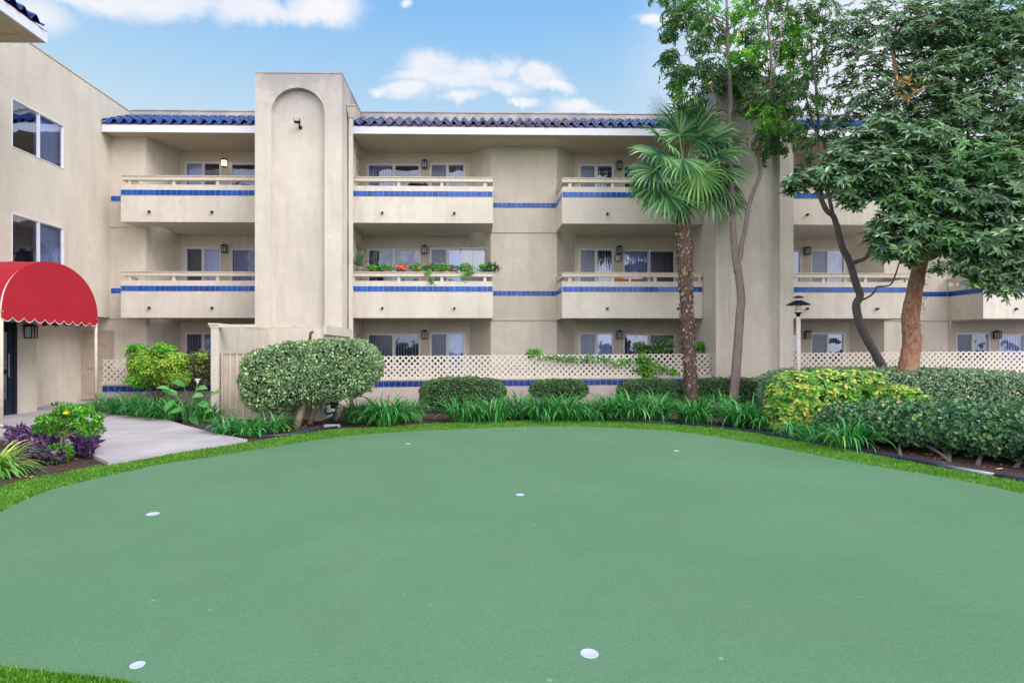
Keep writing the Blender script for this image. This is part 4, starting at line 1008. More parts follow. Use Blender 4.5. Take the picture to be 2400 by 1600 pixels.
# ------------------------------------------------------------------ plants
def superell(n, r, p=3.5):
    d = rdir(n); q = (np.abs(d / 1.0) ** p).sum(1) ** (-1 / p)
    s = d * q[:, None]; nn = nrm(np.sign(s) * np.abs(s) ** (p - 1) / np.array(r)[None, :])
    return s * np.array(r), nn
def lump(p, f, a, seed=0):
    return a * (np.sin(p[:, 0] * f + seed) * np.sin(p[:, 1] * f * 1.1 + 1.3 + seed) + np.sin(p[:, 2] * f * 1.2 + .7 + seed) * .6 + .5 * np.sin(p[:, 0] * f * 2.7 + p[:, 2] * 2.1 * f + seed))
def box_foliage(mb, c, r, n, L, W, m=0, p=3.5, wob=.05, seed=0, core=1, flat=.35, shape=None, keep=None):
    s, nn = superell(n, r, p)
    s = s * (1 - np.abs(rng.normal(0, .06, n)))[:, None]
    s = s + nn * lump(s, 4.2 / max(r[2], .3), wob, seed)[:, None]
    if shape is not None: s = shape(s)
    P = s + np.array(c)
    D = nrm(rdir(n) + nn * flat + np.array([0, 0, .25])); N = nrm(nn + rng.normal(0, .5, (n, 3)))
    k = P[:, 2] > .03
    if keep is not None: k &= keep(P)
    sz = rng.uniform(.7, 1.25, n)
    mb.bulk(leaves(P, D, N, L * sz, W * sz)[k], LF, m)
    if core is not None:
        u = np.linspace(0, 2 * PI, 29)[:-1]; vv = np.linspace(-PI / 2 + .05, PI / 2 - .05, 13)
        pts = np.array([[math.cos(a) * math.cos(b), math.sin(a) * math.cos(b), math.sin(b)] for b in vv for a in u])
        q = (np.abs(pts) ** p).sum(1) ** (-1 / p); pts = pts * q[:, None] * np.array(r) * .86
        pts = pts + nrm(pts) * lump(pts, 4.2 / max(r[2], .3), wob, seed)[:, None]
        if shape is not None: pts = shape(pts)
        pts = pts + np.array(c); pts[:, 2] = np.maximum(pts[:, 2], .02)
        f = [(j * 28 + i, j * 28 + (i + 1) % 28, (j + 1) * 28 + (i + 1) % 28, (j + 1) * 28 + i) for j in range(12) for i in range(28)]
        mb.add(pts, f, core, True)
def twigs(mb, c, r, n, m, base):
    for i in range(n):
        a = Vector(base) + Vector((random.uniform(-.05, .05), random.uniform(-.03, .03), 0)); b = Vector(c) + Vector((random.uniform(-1, 1) * r[0] * .7, random.uniform(-1, 1) * r[1] * .6, random.uniform(-.6, .2) * r[2]))
        mid = a.lerp(b, .5) + Vector((random.uniform(-.08, .08), random.uniform(-.08, .08), random.uniform(-.02, .1)))
        mb.tube([a, mid, b], [.016, .012, .006], 5, m)

# clipped topiary tree
tx = AT(735, 880, 12.35); o = thing('topiary_tree', (G(705, 1000)[0], 12.1, 0), 'large clipped variegated shrub on leaning trunks in front of the gate', 'topiary')
cx, cz = AT(738, 876, 12.4)[0], AT(738, 872, 12.4)[2]
def shp(s):
    s = s.copy(); u = s[:, 0] / 1.38
    k = np.clip(s[:, 2] / .62, -1.05, 1.05) * .5 + .5      # 0 at the underside, 1 on top
    lo = np.interp(u, [-1, -.9, -.42, -.15, .3, .7, .87, 1], [-.58, -.70, -.72, -.60, -.54, -.46, -.30, -.10]); hi = np.interp(u, [-1, -.92, -.7, -.3, .2, .7, .88, 1], [.28, .38, .51, .60, .66, .67, .56, .34])
    s[:, 2] = lo + (hi - lo) * k
    return s
mb = MB(); box_foliage(mb, (cx, 12.4, cz), (1.36, .85, .62), 32000, .060, .030, 0, 7.0, .025, 1.0, 1, shape=shp)
for (x, y, rx, rz, n) in ((620, 955, .22, .16, 500), (665, 962, .20, .16, 450), (640, 930, .35, .2, 700), (800, 920, .45, .16, 800), (850, 905, .25, .14, 350), (725, 935, .2, .12, 300), (745, 950, .10, .10, 120)):
    c = AT(x, y, 12.1); box_foliage(mb, c, (rx, .35, rz * .8), int(n * .6), .055, .03, 0, 2, .03, x, None)
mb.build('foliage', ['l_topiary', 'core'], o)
mb = MB()
mb.tube([AT(694, 1003, 11.85), AT(702, 975, 11.9), AT(715, 945, 12.0), AT(722, 915, 12.2), AT(700, 880, 12.3)], [.085, .07, .065, .055, .03], 9, jitter=.05)
mb.tube([AT(722, 940, 12.0), AT(705, 915, 12.1), AT(690, 890, 12.2)], [.045, .035, .02], 7)
mb.tube([AT(726, 993, 12.4), AT(730, 975, 12.4), AT(741, 945, 12.4), AT(757, 920, 12.4), AT(772, 895, 12.4)], [.075, .06, .052, .045, .03], 9, jitter=.05)
mb.tube([AT(741, 945, 12.4), AT(735, 925, 12.4), AT(740, 900, 12.4)], [.04, .03, .02], 7)
mb.tube([AT(632, 992, 12.2), AT(632, 950, 12.2)], .012, 5)
mb.build('trunk', 'barkT', o)

# hedges in the bed
def hedge(label, x0, x1, y0, y1, Y, dep, n, L=.045, W=.024, mat='l_dark', p=3.0, wob=.03, cat='hedge', group=None, name='hedge', base=None, ntw=5, shape=None):
    a = AT(x0, (y0 + y1) / 2, Y); b = AT(x1, (y0 + y1) / 2, Y); zt = AT(x0, y0, Y)[2]; zb = max(.02, AT(x0, y1, Y)[2])
    c = ((a[0] + b[0]) / 2, Y + dep / 2 * .2, (zt + zb) / 2); r = ((b[0] - a[0]) / 2, dep / 2, (zt - zb) / 2)
    o = thing(name, (c[0], c[1], 0), label, cat, group)
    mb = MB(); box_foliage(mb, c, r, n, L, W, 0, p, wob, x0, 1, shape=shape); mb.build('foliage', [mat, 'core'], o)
    mb = MB(); 
    for k in range(max(1, int(r[0] * 2 / .8))):
        bx = c[0] - r[0] * .6 + random.random() * .1 + k * .8
        twigs(mb, (bx, c[1], c[2]), (.35, dep * .4, r[2]), ntw, 0, (bx, c[1] - dep * .15, 0))
    mb.build('stem', 'barkT', o)
    return o
GH = 'clipped dark green hedges along the low wall'
hedge('dark green clipped hedge right of the topiary, widest of its row', 983, 1188, 886, 972, 14.6, 1.0, 9000, group=GH)
hedge('small dark green clipped hedge standing alone in the middle of the low wall', 1244, 1378, 889, 938, 15.4, .8, 5500, group=GH)
hedge('dark green clipped hedge left of the palm trunk', 1451, 1612, 889, 950, 15.7, .8, 6500, group=GH)
hedge('dark green clipped hedge between the palm trunk and the yellow shrub', 1622, 1815, 886, 955, 15.7, .8, 7500, group=GH)

def big_hedge(label, c, r, n, mat, L, W, rot=0.0, p=3.2, wob=.04, trunks=(), tilt=0.0):
    o = thing('hedge', (c[0], c[1], 0), label, 'hedge', 'big rounded hedges in the right bed')
    cs, sn = math.cos(rot), math.sin(rot)
    def shape(s):
        q = s.copy(); q[:, 0] = s[:, 0] * cs - s[:, 1] * sn; q[:, 1] = s[:, 0] * sn + s[:, 1] * cs; q[:, 2] += tilt * s[:, 0]; return q
    mb = MB(); box_foliage(mb, c, r, n, L, W, 0, p, wob, c[0], 1, shape=shape); mb.build('foliage', [mat, 'core'], o)
    if trunks:
        mb = MB()
        for b, e in trunks:
            b = Vector(b); e = Vector(e); md = b.lerp(e, .45) + Vector((random.uniform(-.12, .12), 0, -.02))
            mb.tube([b, b.lerp(md, .5) + Vector((random.uniform(-.04, .04), 0, 0)), md, md.lerp(e, .5) + Vector((random.uniform(-.05, .05), 0, 0)), e], [.03, .024, .02, .015, .010], 7, jitter=.12)
        mb.build('stem', 'barkB', o)
    return o
# pale hedge behind: top surface seen from slightly above, from x 1805 to 2370
c = AT(2115, 900, 13.2)
big_hedge('broad pale green clipped hedge behind the yellow variegated shrub', (c[0] - .1, 13.35, .56), (2.75, 1.75, .57), 34000, 'l_pale', .055, .030, rot=-.07, p=4.5, wob=.03)
c0 = G(2010, 1040); 
# front hedge, running towards the camera at the right
big_hedge('dark round leaved hedge with bare twisted stems nearest the camera on the right', (7.75, 8.75, .36), (2.35, .98, .31), 26000, 'l_hedgeR', .065, .054, rot=R(-62), p=2.8, wob=.055,
    trunks=[((*G(2225, 1082), 0), (*G(2150, 1050), .35)), ((*G(2225, 1082), 0), (*G(2260, 1050), .3)), ((*G(2110, 1068), 0), (*G(2095, 1040), .3)), ((*G(2290, 1090), 0), (*G(2330, 1060), .35)),
            ((*G(2380, 1095), 0), (*G(2420, 1065), .35)), ((*G(2222, 1080), 0), (*G(2180, 1040), .3))])

# yellow variegated shrub: whorls of leaflets
def whorls(mb, P, A, k, L, W, m=0, stalk=.05, cone=1.15, droop=.15, lm=1, rad=.004):
    """P centres, A axis; k leaflets radiating from each"""
    n = len(P); A = nrm(A); U = nrm(np.cross(A, rdir(n))); Vv_ = np.cross(A, U); ph = rng.uniform(0, 2 * PI, n)
    for j in range(k):
        an = ph + 2 * PI * j / k + rng.uniform(-.15, .15, n); ce = cone + rng.uniform(-.25, .25, n)
        Rr = U * np.cos(an)[:, None] + Vv_ * np.sin(an)[:, None]
        D = Rr * np.sin(ce)[:, None] + A * np.cos(ce)[:, None]; N = A * np.sin(ce)[:, None] - Rr * np.cos(ce)[:, None]
        sz = rng.uniform(.75, 1.15, n)
        mb.bulk(leaves(P + D * stalk * .3, D, N, L * sz, W * sz, .12, droop), LF, m)
sx = AT(1950, 940, 11.3); o = thing('variegated_shrub', (AT(1960, 940, 11.5)[0], 11.5, 0), 'yellow and green variegated umbrella shrub in front of the pale hedge', 'shrub')
mb = MB()
for (x, y, rx, ry, rz, n, Y) in ((1870, 930, .48, .5, .46, 250, 11.3), (1930, 910, .5, .5, .34, 230, 11.5), (2010, 902, .5, .5, .26, 170, 11.7), (1840, 975, .28, .35, .30, 150, 11.2), (1900, 975, .38, .4, .28, 200, 11.2), (2090, 925, .45, .4, .16, 160, 11.5), (2140, 938, .2, .3, .10, 60, 11.3), (1985, 930, .4, .4, .2, 130, 11.4)):
    c = AT(x, y, Y); s, nn = superell(n, (rx, ry, rz), 2.4); mb_ok = s[:, 1] < ry * .7
    P = (s + np.array(c))[mb_ok]; nn = nn[mb_ok]; P[:, 2] = np.maximum(P[:, 2], .12)
    whorls(mb, P, nn + np.array([0, -.3, .6]), 7, .12, .052, 0 if x != 1985 else 1, droop=.2)
c = AT(1955, 945, 11.7); box_foliage(mb, (c[0], 11.75, .5), (.95, .4, .35), 600, .08, .04, 1, 2.4, .05, 3, 2)
mb.build('foliage', ['l_yellow', 'l_bright', 'core'], o)
mb = MB(); twigs(mb, (sx[0], 11.5, .5), (.5, .3, .4), 9, 0, (*G(1895, 1010), 0)); mb.build('stem', 'barkT', o)

# strap leaved clumps
def clump(label, px_, py_, n, L=.48, W=.034, spread=.13, mat='l_strap', e0=(1.0, 1.5), bend=(1.3, 2.3), group='strap leaved clumps edging the bed', cat='strap leaved plant', name='strap_leaf_plant', wpx=None):
    x, y = G(px_, py_)
    a = rng.uniform(0, 2 * PI, n); rr = spread * np.sqrt(rng.uniform(0, 1, n)); 
    P = np.stack([x + rr * np.cos(a) * (wpx or 1), y + rr * np.sin(a), np.full(n, .01)], 1)
    az = a + rng.normal(0, .5, n)
    V, F_ = straps(P, az, L * rng.uniform(.6, 1.15, n), W * rng.uniform(.7, 1.2, n), rng.uniform(*e0, n), rng.uniform(*bend, n), 7)
    V[:, :, 2] = np.maximum(V[:, :, 2], .012 + rng.uniform(0, .01, (n, 1)))
    m = MB(); m.bulk(V, F_, 0, True)
    return m.build(name, mat, label=label, cat=cat, group=group)
cl = [
 (250, 968, 60, .50, 'strap leaved clump at the left end of the tiled low wall, beside the concrete path'),
 (300, 975, 80, .52, 'strap leaved clump second from the path corner below the lattice'),
 (350, 980, 85, .52, 'strap leaved clump under the lime green shrub'),
 (400, 985, 70, .50, 'strap leaved clump just left of the broad leaved calla'),
 (488, 988, 50, .48, 'strap leaved clump touching the left post of the gated enclosure'),
 (535, 1018, 60, .42, 'low strap leaved clump at the pointed corner of the concrete path'),
 (585, 1022, 60, .40, 'low strap leaved clump in front of the left half of the gate'),
 (640, 1012, 60, .44, 'strap leaved clump left of the topiary trunks'),
 (840, 992, 90, .52, 'strap leaved clump right of the blue valve pipes'),
 (905, 996, 130, .60, 'large strap leaved clump left of the widest dark hedge'),
 (950, 985, 70, .52, 'strap leaved clump against the left end of the widest dark hedge'),
 (1083, 988, 65, .58, 'upright strap leaved clump in front of the widest dark hedge'),
 (1120, 986, 45, .42, 'small strap leaved clump between two upright ones under the widest dark hedge'),
 (1160, 986, 75, .56, 'arching strap leaved clump at the right end of the widest dark hedge'),
 (1215, 978, 80, .58, 'strap leaved clump in the gap between the wide hedge and the small hedge'),
 (1270, 984, 95, .56, 'strap leaved clump below the left end of the small lone hedge'),
 (1325, 985, 110, .58, 'strap leaved clump below the right end of the small lone hedge'),
 (1385, 984, 60, .46, 'low strap leaved clump in front of the bare pink wall gap'),
 (1430, 982, 110, .58, 'strap leaved clump at the left of the wide clump bank before the palm'),
 (1480, 985, 130, .62, 'densest strap leaved clump left of the palm'),
 (1540, 985, 120, .60, 'strap leaved clump directly in front left of the palm trunk'),
 (1628, 992, 100, .56, 'strap leaved clump directly right of the palm trunk'),
 (1688, 975, 80, .55, 'tall strap leaved clump between the palm and the slender pink trunk'),
 (1740, 1000, 110, .56, 'strap leaved clump in front of the slender pink trunk'),
 (1790, 1006, 70, .46, 'strap leaved clump left of the yellow variegated shrub'),
 (1855, 1025, 28, .36, 'tiny sparse strap leaved clump below the yellow variegated shrub'),
 (1905, 1035, 22, .34, 'tiny flattened strap leaved clump by the plastic edging'),
 (1985, 1050, 60, .50, 'bright strap leaved clump below the dark round leaved hedge')]
for x, y, n, L, lb in cl:
    clump(lb, x, y, int(n * 2.8), L * (1.5 if L > .45 else 1.2), .027, .19, wpx=1.4, e0=(.85, 1.55), bend=(1.3, 2.5))

# calla with broad leaves and a white flower
x, y = G(440, 992); o = thing('calla_lily', (x, y, 0), 'broad leaved calla with one white flower in front of the lime shrub', 'calla lily')
mb = MB(); st = MB()
spots = [(395, 915), (430, 902), (455, 925), (405, 940), (425, 958), (470, 945), (488, 930), (450, 975), (480, 965), (410, 925), (500, 925), (465, 910)]
for i, (px_, py_) in enumerate(spots):
    t_ = AT(px_, py_ + random.uniform(-4, 4), y - random.uniform(-.15, .25)); st.tube([(x + random.uniform(-.08, .08), y, 0), ((x + t_[0]) / 2, y, t_[2] * .65), t_], [.012, .010, .007], 5)
    sg = -1 if px_ < 440 else 1
    P = np.array([t_]); D = np.array([[sg * random.uniform(.3, 1), -.5, random.uniform(-.5, .5)]]); N = np.array([[0, -.6, .8]])
    mb.bulk(leaves(P - nrm(D) * .05, D, N, .30, .17, .12, .25, .35), LF, 0, True)
mb.build('foliage', 'l_calla', o)
fx = AT(463, 898, y - .1); st.tube([(x, y, 0), AT(455, 935, y - .05), fx], [.010, .008, .007], 5); st.build('stem', 'l_calla', o)
f_ = MB(); f_.lathe([(.012, -.02), (.02, .02), (.045, .07), (.07, .095), (.05, .09), (.01, .02)], fx, 14).build('flower', 'whitefl', o)
pt = G(440, 985); MB().lathe([(.12, 0), (.15, .12), (.14, .12), (.11, .05)], (pt[0], pt[1] - .15, 0), 18).build('nursery_pot', 'blackpot', label='black nursery pot at the foot of the calla', cat='pot')

# lime shrub and darker neighbour
o = thing('lime_shrub', (AT(370, 930, 15.3)[0], 15.2, 0), 'lime green shrub rising over the lattice left of the gate', 'shrub')
mb = MB()
for (x, y, rx, rz, n, m_) in ((360, 865, .62, .34, 650, 0), (335, 840, .35, .24, 250, 0), (400, 850, .40, .28, 300, 0), (385, 818, .22, .16, 90, 1), (325, 820, .20, .16, 80, 1), (420, 885, .35, .18, 220, 0), (330, 890, .3, .15, 180, 1)):
    c = AT(x, y, 15.25); s, nn = superell(n, (rx, .4, rz), 2.2); s *= rng.uniform(.55, 1, (n, 1)); P = s + np.array(c)
    whorls(mb, P, nn + np.array([0, -.5, .8]), 6, .105, .030, m_, droop=.25, cone=1.2)
mb.build('foliage', ['l_lime', 'l_bright'], o)
mb = MB()
for k in range(7): mb.tube([(*G(385 + random.uniform(-14, 14), 958), 0), AT(375 + random.uniform(-30, 30), 900, 15.25), AT(375 + random.uniform(-60, 60), 850, 15.25)], [.018, .014, .008], 6)
mb.build('stem', 'barkT', o)
o = thing('drab_shrub', (AT(470, 930, 15.4)[0], 15.4, 0), 'dull grey green shrub between the lime shrub and the enclosure', 'shrub')
mb = MB()
for (x, y, rx, rz, n) in ((470, 870, .50, .38, 900), (480, 840, .36, .22, 350), (440, 880, .3, .3, 300)):
    c = AT(x, y, 15.45); s, nn = superell(n, (rx, .3, rz), 2.2); s *= rng.uniform(.6, 1, (n, 1)); P = s + np.array(c)
    mb.bulk(leaves(P, rdir(n) + np.array([0, -.2, .2]), nn + rdir(n) * .5, .10, .04), LF, 0)
s, nn = superell(60, (.4, .3, .1), 2); whorls(mb, s + np.array(AT(475, 838, 15.45)), nn + np.array([0, -.4, 1]), 6, .10, .032, 1)
mb.build('foliage', ['l_drab', 'l_lime'], o)
mb = MB(); 
for k in range(6): mb.tube([(*G(462 + random.uniform(-10, 10), 960), 0), AT(465 + random.uniform(-25, 25), 890, 15.4)], [.016, .009], 6)
mb.build('stem', 'barkT', o)

# bottom left bed
x, y = G(148, 1080); o = thing('small_bonsai_shrub', (x, y, 0), 'small round green shrub with a yellow flower on a short trunk among purple leaves', 'shrub')
mb = MB(); z0 = EYE - (975 - CY) * y / F
for (px_, py_, rx, rz, n) in ((160, 968, .20, .07, 330), (125, 985, .20, .07, 330), (200, 985, .22, .09, 380), (110, 1003, .16, .05, 230), (150, 1010, .16, .05, 160), (215, 1008, .13, .06, 200), (180, 960, .22, .05, 250), (140, 950, .05, .03, 30)):
    c = AT(px_, py_, y + random.uniform(-.1, .1)); s, nn = superell(n, (rx, .18, rz), 2.2); s *= rng.uniform(.7, 1, (n, 1)); P = s + np.array(c)
    mb.bulk(leaves(P, nn * .6 + rdir(n) * .7 + np.array([0, 0, .3]), nn + rdir(n) * .4, .055, .030), LF, 0)
c = AT(138, 1062, y - .1); s, nn = superell(420, (.17, .15, .13), 2.2); mb.bulk(leaves(s * .9 + np.array(c), nn * .6 + rdir(420) * .7, nn + rdir(420) * .4, .05, .026), LF, 1)
mb.build('foliage', ['l_bright', 'l_treeAb'], o)
mb = MB(); 
mb.tube([(x, y, 0), AT(150, 1045, y), AT(149, 1025, y)], [.055, .045, .038], 8, jitter=.08)
for (px_, py_) in ((125, 990), (170, 985), (200, 990), (112, 1003), (150, 975), (215, 1000)):
    mb.tube([AT(149, 1026, y), AT((149 + px_) / 2, 1012, y), AT(px_, py_, y)], [.022, .015, .008], 6)
mb.build('trunk', 'barkT', o)
f_ = MB(); c = np.array(AT(155, 970, y - .22)); whorls(f_, np.array([c, c + .01]), np.array([[0, -.6, .8], [.1, -.6, .8]]), 6, .05, .04, 0, 0, .8); f_.build('flower', 'yellowfl', o)

for (a0, a1, b0, b1, n, lb) in ((60, 140, 1035, 1095, 420, 'dark purple leaved plant left of the small bonsai shrub'), (165, 212, 1035, 1080, 230, 'dark purple leaved plant between the small bonsai shrub and the path'), (10, 70, 1030, 1060, 170, 'dark purple leaved plant behind the striped blade plant')):
    xx, yy = G((a0 + a1) / 2, (b0 + b1) / 2 + 6); 
    n = int(n * 1.1); gx_, gy_ = zip(*[G(random.uniform(a0, a1), random.uniform(b0, b1)) for _ in range(n)])
    h = rng.uniform(.02, .25, n); h[:4] = .03; P = np.stack([np.array(gx_) , np.array(gy_) + .1, h], 1)
    D = nrm(rdir(n) * .8 + np.array([0, -.15, .45])); N = nrm(rdir(n) * .6 + np.array([0, -.8, .5]))
    mb = MB(); mb.bulk(leaves(P, D, N, rng.uniform(.10, .19, n), rng.uniform(.035, .055, n), .25, .2), LF, 0, True)
    for i in range(0, n, 3): mb.tube([(P[i, 0], P[i, 1], 0), tuple(P[i])], .006, 4, 1)
    mb.build('purple_leaf_plant', ['l_purple', 'l_purple'], label=lb, cat='purple plant', group='purple leaved plants in the left bed')

xx, yy = G(-10, 1112)
o = clump('striped green and yellow blade plant at the left edge of the picture', -20, 1112, 170, .66, .030, .10, 'l_stripe', (.5, 1.35), (1.0, 2.3), None, 'blade plant', 'striped_blade_plant')

# fallen leaves and mulch bits on the soil
n = 2600
fx_, fy_ = rng.uniform(-8.5, 12, n), rng.uniform(6, 16.2, n)
k = ~inside(OUTER, fx_, fy_) & ~inside(path, fx_, fy_); fx_, fy_ = fx_[k], fy_[k]; n = len(fx_)
D = rdir(n); D[:, 2] *= .15
m = MB(); m.bulk(leaves(np.stack([fx_, fy_, rng.uniform(.008, .03, n)], 1), D, np.array([0, 0, 1.]) + rdir(n) * .25, rng.uniform(.02, .09, n), rng.uniform(.008, .035, n), .2, .2), LF, 0)
m.build('fallen_leaves', 'l_dead', label='brown and yellow fallen leaves and bark bits on the bed soil', cat='fallen leaves', kind='stuff')
# small debris on turf
n = 90; q = MB(); fx_, fy_ = rng.uniform(-4, 5, n), rng.uniform(2.2, 11, n); k = inside(GREEN, fx_, fy_); fx_, fy_ = fx_[k], fy_[k]; n = len(fx_); D = rdir(n); D[:, 2] = 0
q.bulk(leaves(np.stack([fx_, fy_, np.full(n, .016)], 1), D, np.array([0, 0, 1.]) + rdir(n) * .2, rng.uniform(.006, .022, n), rng.uniform(.003, .008, n), .1, .1), LF, 0)
q.build('turf_litter', 'l_dead', label='tiny brown leaf crumbs scattered on the putting green', cat='litter', kind='stuff')

# ------------------------------------------------------------------ balcony plants (middle floor, above the railing)
def potted(label, px_, n, L, mat, pot='terracotta', ph=.10, pr=.09, kind='bush', h=.12, flower=None, Y=17.07, sx=1.0, z=None):
    p = AT(px_, 636, Y); z = 3.857 if z is None else z; o = thing('potted_plant', (p[0], Y, z), label, 'potted plant', 'pots of plants along the middle floor railing')
    MB().lathe([(pr * .7, 0), (pr, ph * .85), (pr * 1.12, ph * .86), (pr * 1.12, ph), (pr * .9, ph)], (p[0], Y, z), 16).build('pot', pot, o)
    m = MB(); c = np.array([p[0], Y, z + ph])
    if kind == 'agave':
        a = rng.uniform(0, 2 * PI, n); V, F_ = straps(np.tile(c, (n, 1)), a, L * rng.uniform(.7, 1.1, n), np.full(n, .05), rng.uniform(.5, 1.45, n), rng.uniform(.1, .9, n), 5); m.bulk(V, F_, 0, True)
    else:
        L *= 1.3; n = int(n * 1.3); s, nn = superell(n, (pr * 2.2 * sx, pr * 1.3, h * 1.5), 2); s *= rng.uniform(.4, 1, (n, 1)); m.bulk(leaves(s + c + np.array([0, 0, h * .5]), nn * .5 + rdir(n) * .8 + np.array([0, 0, .3]), nn + rdir(n) * .4, L, L * .55), LF, 0)
    m.build('foliage', mat, o)
    if flower:
        m = MB(); n = 170; s, nn = superell(n, (pr * 2.0, pr * 1.2, h * .8), 2); k = s[:, 2] > -.04; s, nn = s[k], nn[k]
        m.bulk(leaves(s + c + np.array([0, 0, h * .6]), nn * .4 + rdir(len(s)) * .9, nn, .05, .045), LF, 0); m.build('flowers', flower, o)
    return o
potted('spiky grey green agave in a beige pot at the left end of the planted railing', 842, 40, .62, 'l_agave', 'potbeige', .13, .11, 'agave')
potted('low leafy plant right of the agave on the planted railing', 878, 150, .05, 'l_vine', 'terracotta', .07, .09, h=.07, sx=1.3)
potted('bright low leafy plant left of the pink flowers', 905, 150, .05, 'l_vine', 'potbeige', .07, .09, h=.08, sx=1.2)
potted('pink flowering plant on the railing of the middle floor', 941, 130, .05, 'l_vine', 'terracotta', .07, .10, h=.10, flower='pink')
potted('leafy plant right of the pink flowers on the railing', 978, 160, .05, 'l_vine', 'terracotta', .07, .10, h=.09, sx=1.3)
potted('dark leafy plant above the trailing vine in the railing middle', 1008, 140, .05, 'l_treeA', 'potbeige', .07, .09, h=.08)
potted('bright leafy plant in an orange pot under the cabinet front', 1034, 170, .055, 'l_vine', 'terracotta', .07, .11, h=.10, sx=1.2)
potted('small dark plant in an orange bowl before the grey cabinet', 1062, 110, .045, 'l_treeA', 'terracotta', .06, .09, h=.07)
potted('leafy plant above the right trailing vine on the railing', 1092, 150, .055, 'l_vine', 'terracotta', .07, .10, h=.09)
potted('leafy plant in a blue pot near the right end of the railing', 1138, 150, .05, 'l_vine', 'bluepipe', .07, .09, h=.09, sx=1.2)
potted('sprawling leafy plant at the right corner of the planted railing', 1152, 160, .06, 'l_treeA', 'terracotta', .07, .09, h=.10, sx=1.5)
def vine(label, pts, n, L=.05, spread=.05, mat='l_vine', Y=16.96, name='trailing_vine', flower=None, cat='vine'):
    P = [Vector(AT(x, y, Y)) for x, y in pts]; m = MB(); m.tube(P, .006, 5, 1, sm=True)
    seg = [(P[i + 1] - P[i]).length for i in range(len(P) - 1)]; tot = sum(seg); Q = []
    for _ in range(n):
        u = random.random() * tot; i = 0
        while u > seg[i] and i < len(seg) - 1: u -= seg[i]; i += 1
        Q.append(P[i].lerp(P[i + 1], min(1, u / seg[i])))
    Q = np.array([tuple(q) for q in Q]) + rng.normal(0, spread, (n, 3)) * np.array([1, .6, 1]); Q[:, 1] = np.minimum(Q[:, 1], Y + .03)
    m.bulk(leaves(Q, rdir(n) + np.array([0, -.3, -.4]), rdir(n) * .6 + np.array([0, -1, .4]), L * rng.uniform(.7, 1.3, n), L * .75), LF, 0)
    if flower: m.bulk(leaves(Q[:flower[1]] + np.array([0, -.04, 0]), rdir(flower[1]), np.tile([0, -1., .3], (flower[1], 1)), .05, .045), LF, 2)
    return m.build(name, [mat, 'barkT'] + ([flower[0]] if flower else []), label=label, cat=cat)
vine('trailing vine hanging over the middle of the planted railing', [(1000, 634), (1006, 645), (1010, 655), (1013, 662)], 90)
vine('wide trailing vine hanging over the railing before the cabinet', [(1108, 632), (1100, 640), (1090, 646), (1082, 650)], 110, spread=.07)

for xx, zz, yy, lb in ((-2.9, 5.54, 17.7, 'white plastic chair on the top balcony right of the arched tower, beside the grill'), (-.3, 5.54, 17.75, 'white plastic chair at the right end of the top balcony right of the arched tower')):
    c_ = thing('plastic_chair', (xx, yy, zz), lb, 'chair')
    MB().box(xx - .22, xx + .22, yy - .22, yy + .2, zz + .42, zz + .45).build('seat', 'offwhite', c_)
    for sx in (-.19, .19):
        for sy in (-.19, .17): MB().tube([(xx + sx * 1.1, yy + sy * 1.1, zz), (xx + sx, yy + sy, zz + .42)], .018, 6).build('leg', 'offwhite', c_)
    b_ = MB()
    for q in range(5): b_.tube([(xx - .17 + q * .085, yy + .19, zz + .45), (xx - .19 + q * .095, yy + .26, zz + .86)], .016, 5)
    b_.tube([(xx - .21, yy + .26, zz + .80), (xx - .12, yy + .27, zz + .89), (xx + .12, yy + .27, zz + .89), (xx + .21, yy + .26, zz + .80)], .022, 6); b_.build('backrest', 'offwhite', c_)
# ------------------------------------------------------------------ vines and plants at the lattice
vine('thin flowering creeper running along the top of the middle lattice', [(1245, 832), (1300, 838), (1345, 840), (1400, 838), (1440, 850), (1480, 845)], 520, .055, .055, Y=16.36, flower=('whitefl', 26))
o = vine('creeper hanging down the right part of the lattice left of the palm', [(1500, 835), (1515, 850), (1520, 870), (1518, 885), (1520, 895)], 380, .085, .085, Y=16.33, flower=('orangefl', 12))
vine('small creeper on the lattice between the hanging creeper and the palm', [(1490, 868), (1530, 855), (1570, 868), (1585, 875)], 130, .09, .05, Y=16.34)
o = thing('patio_shrub', (AT(1530, 830, 16.7)[0], 16.75, 0), 'loose blue green shrub growing above the lattice left of the palm trunk', 'shrub')
mb = MB()
for (x, y, rx, rz, n) in ((1525, 822, .5, .25, 420), (1560, 805, .25, .22, 160), (1500, 812, .3, .14, 160)):
    s, nn = superell(n, (rx, .15, rz), 2); s *= rng.uniform(.4, 1, (n, 1)); mb.bulk(leaves(s + np.array(AT(x, y, 16.75)), rdir(n), rdir(n) * .7 + np.array([0, -1, .5]), .095, .05), LF, 0)
mb.build('foliage', 'l_treeA', o); mb = MB(); [mb.tube([AT(1525, 900, 16.75), AT(1520 + k * 14, 850, 16.75), AT(1510 + k * 20, 815, 16.75)], .012, 5) for k in range(4)]; mb.build('stem', 'barkT', o)
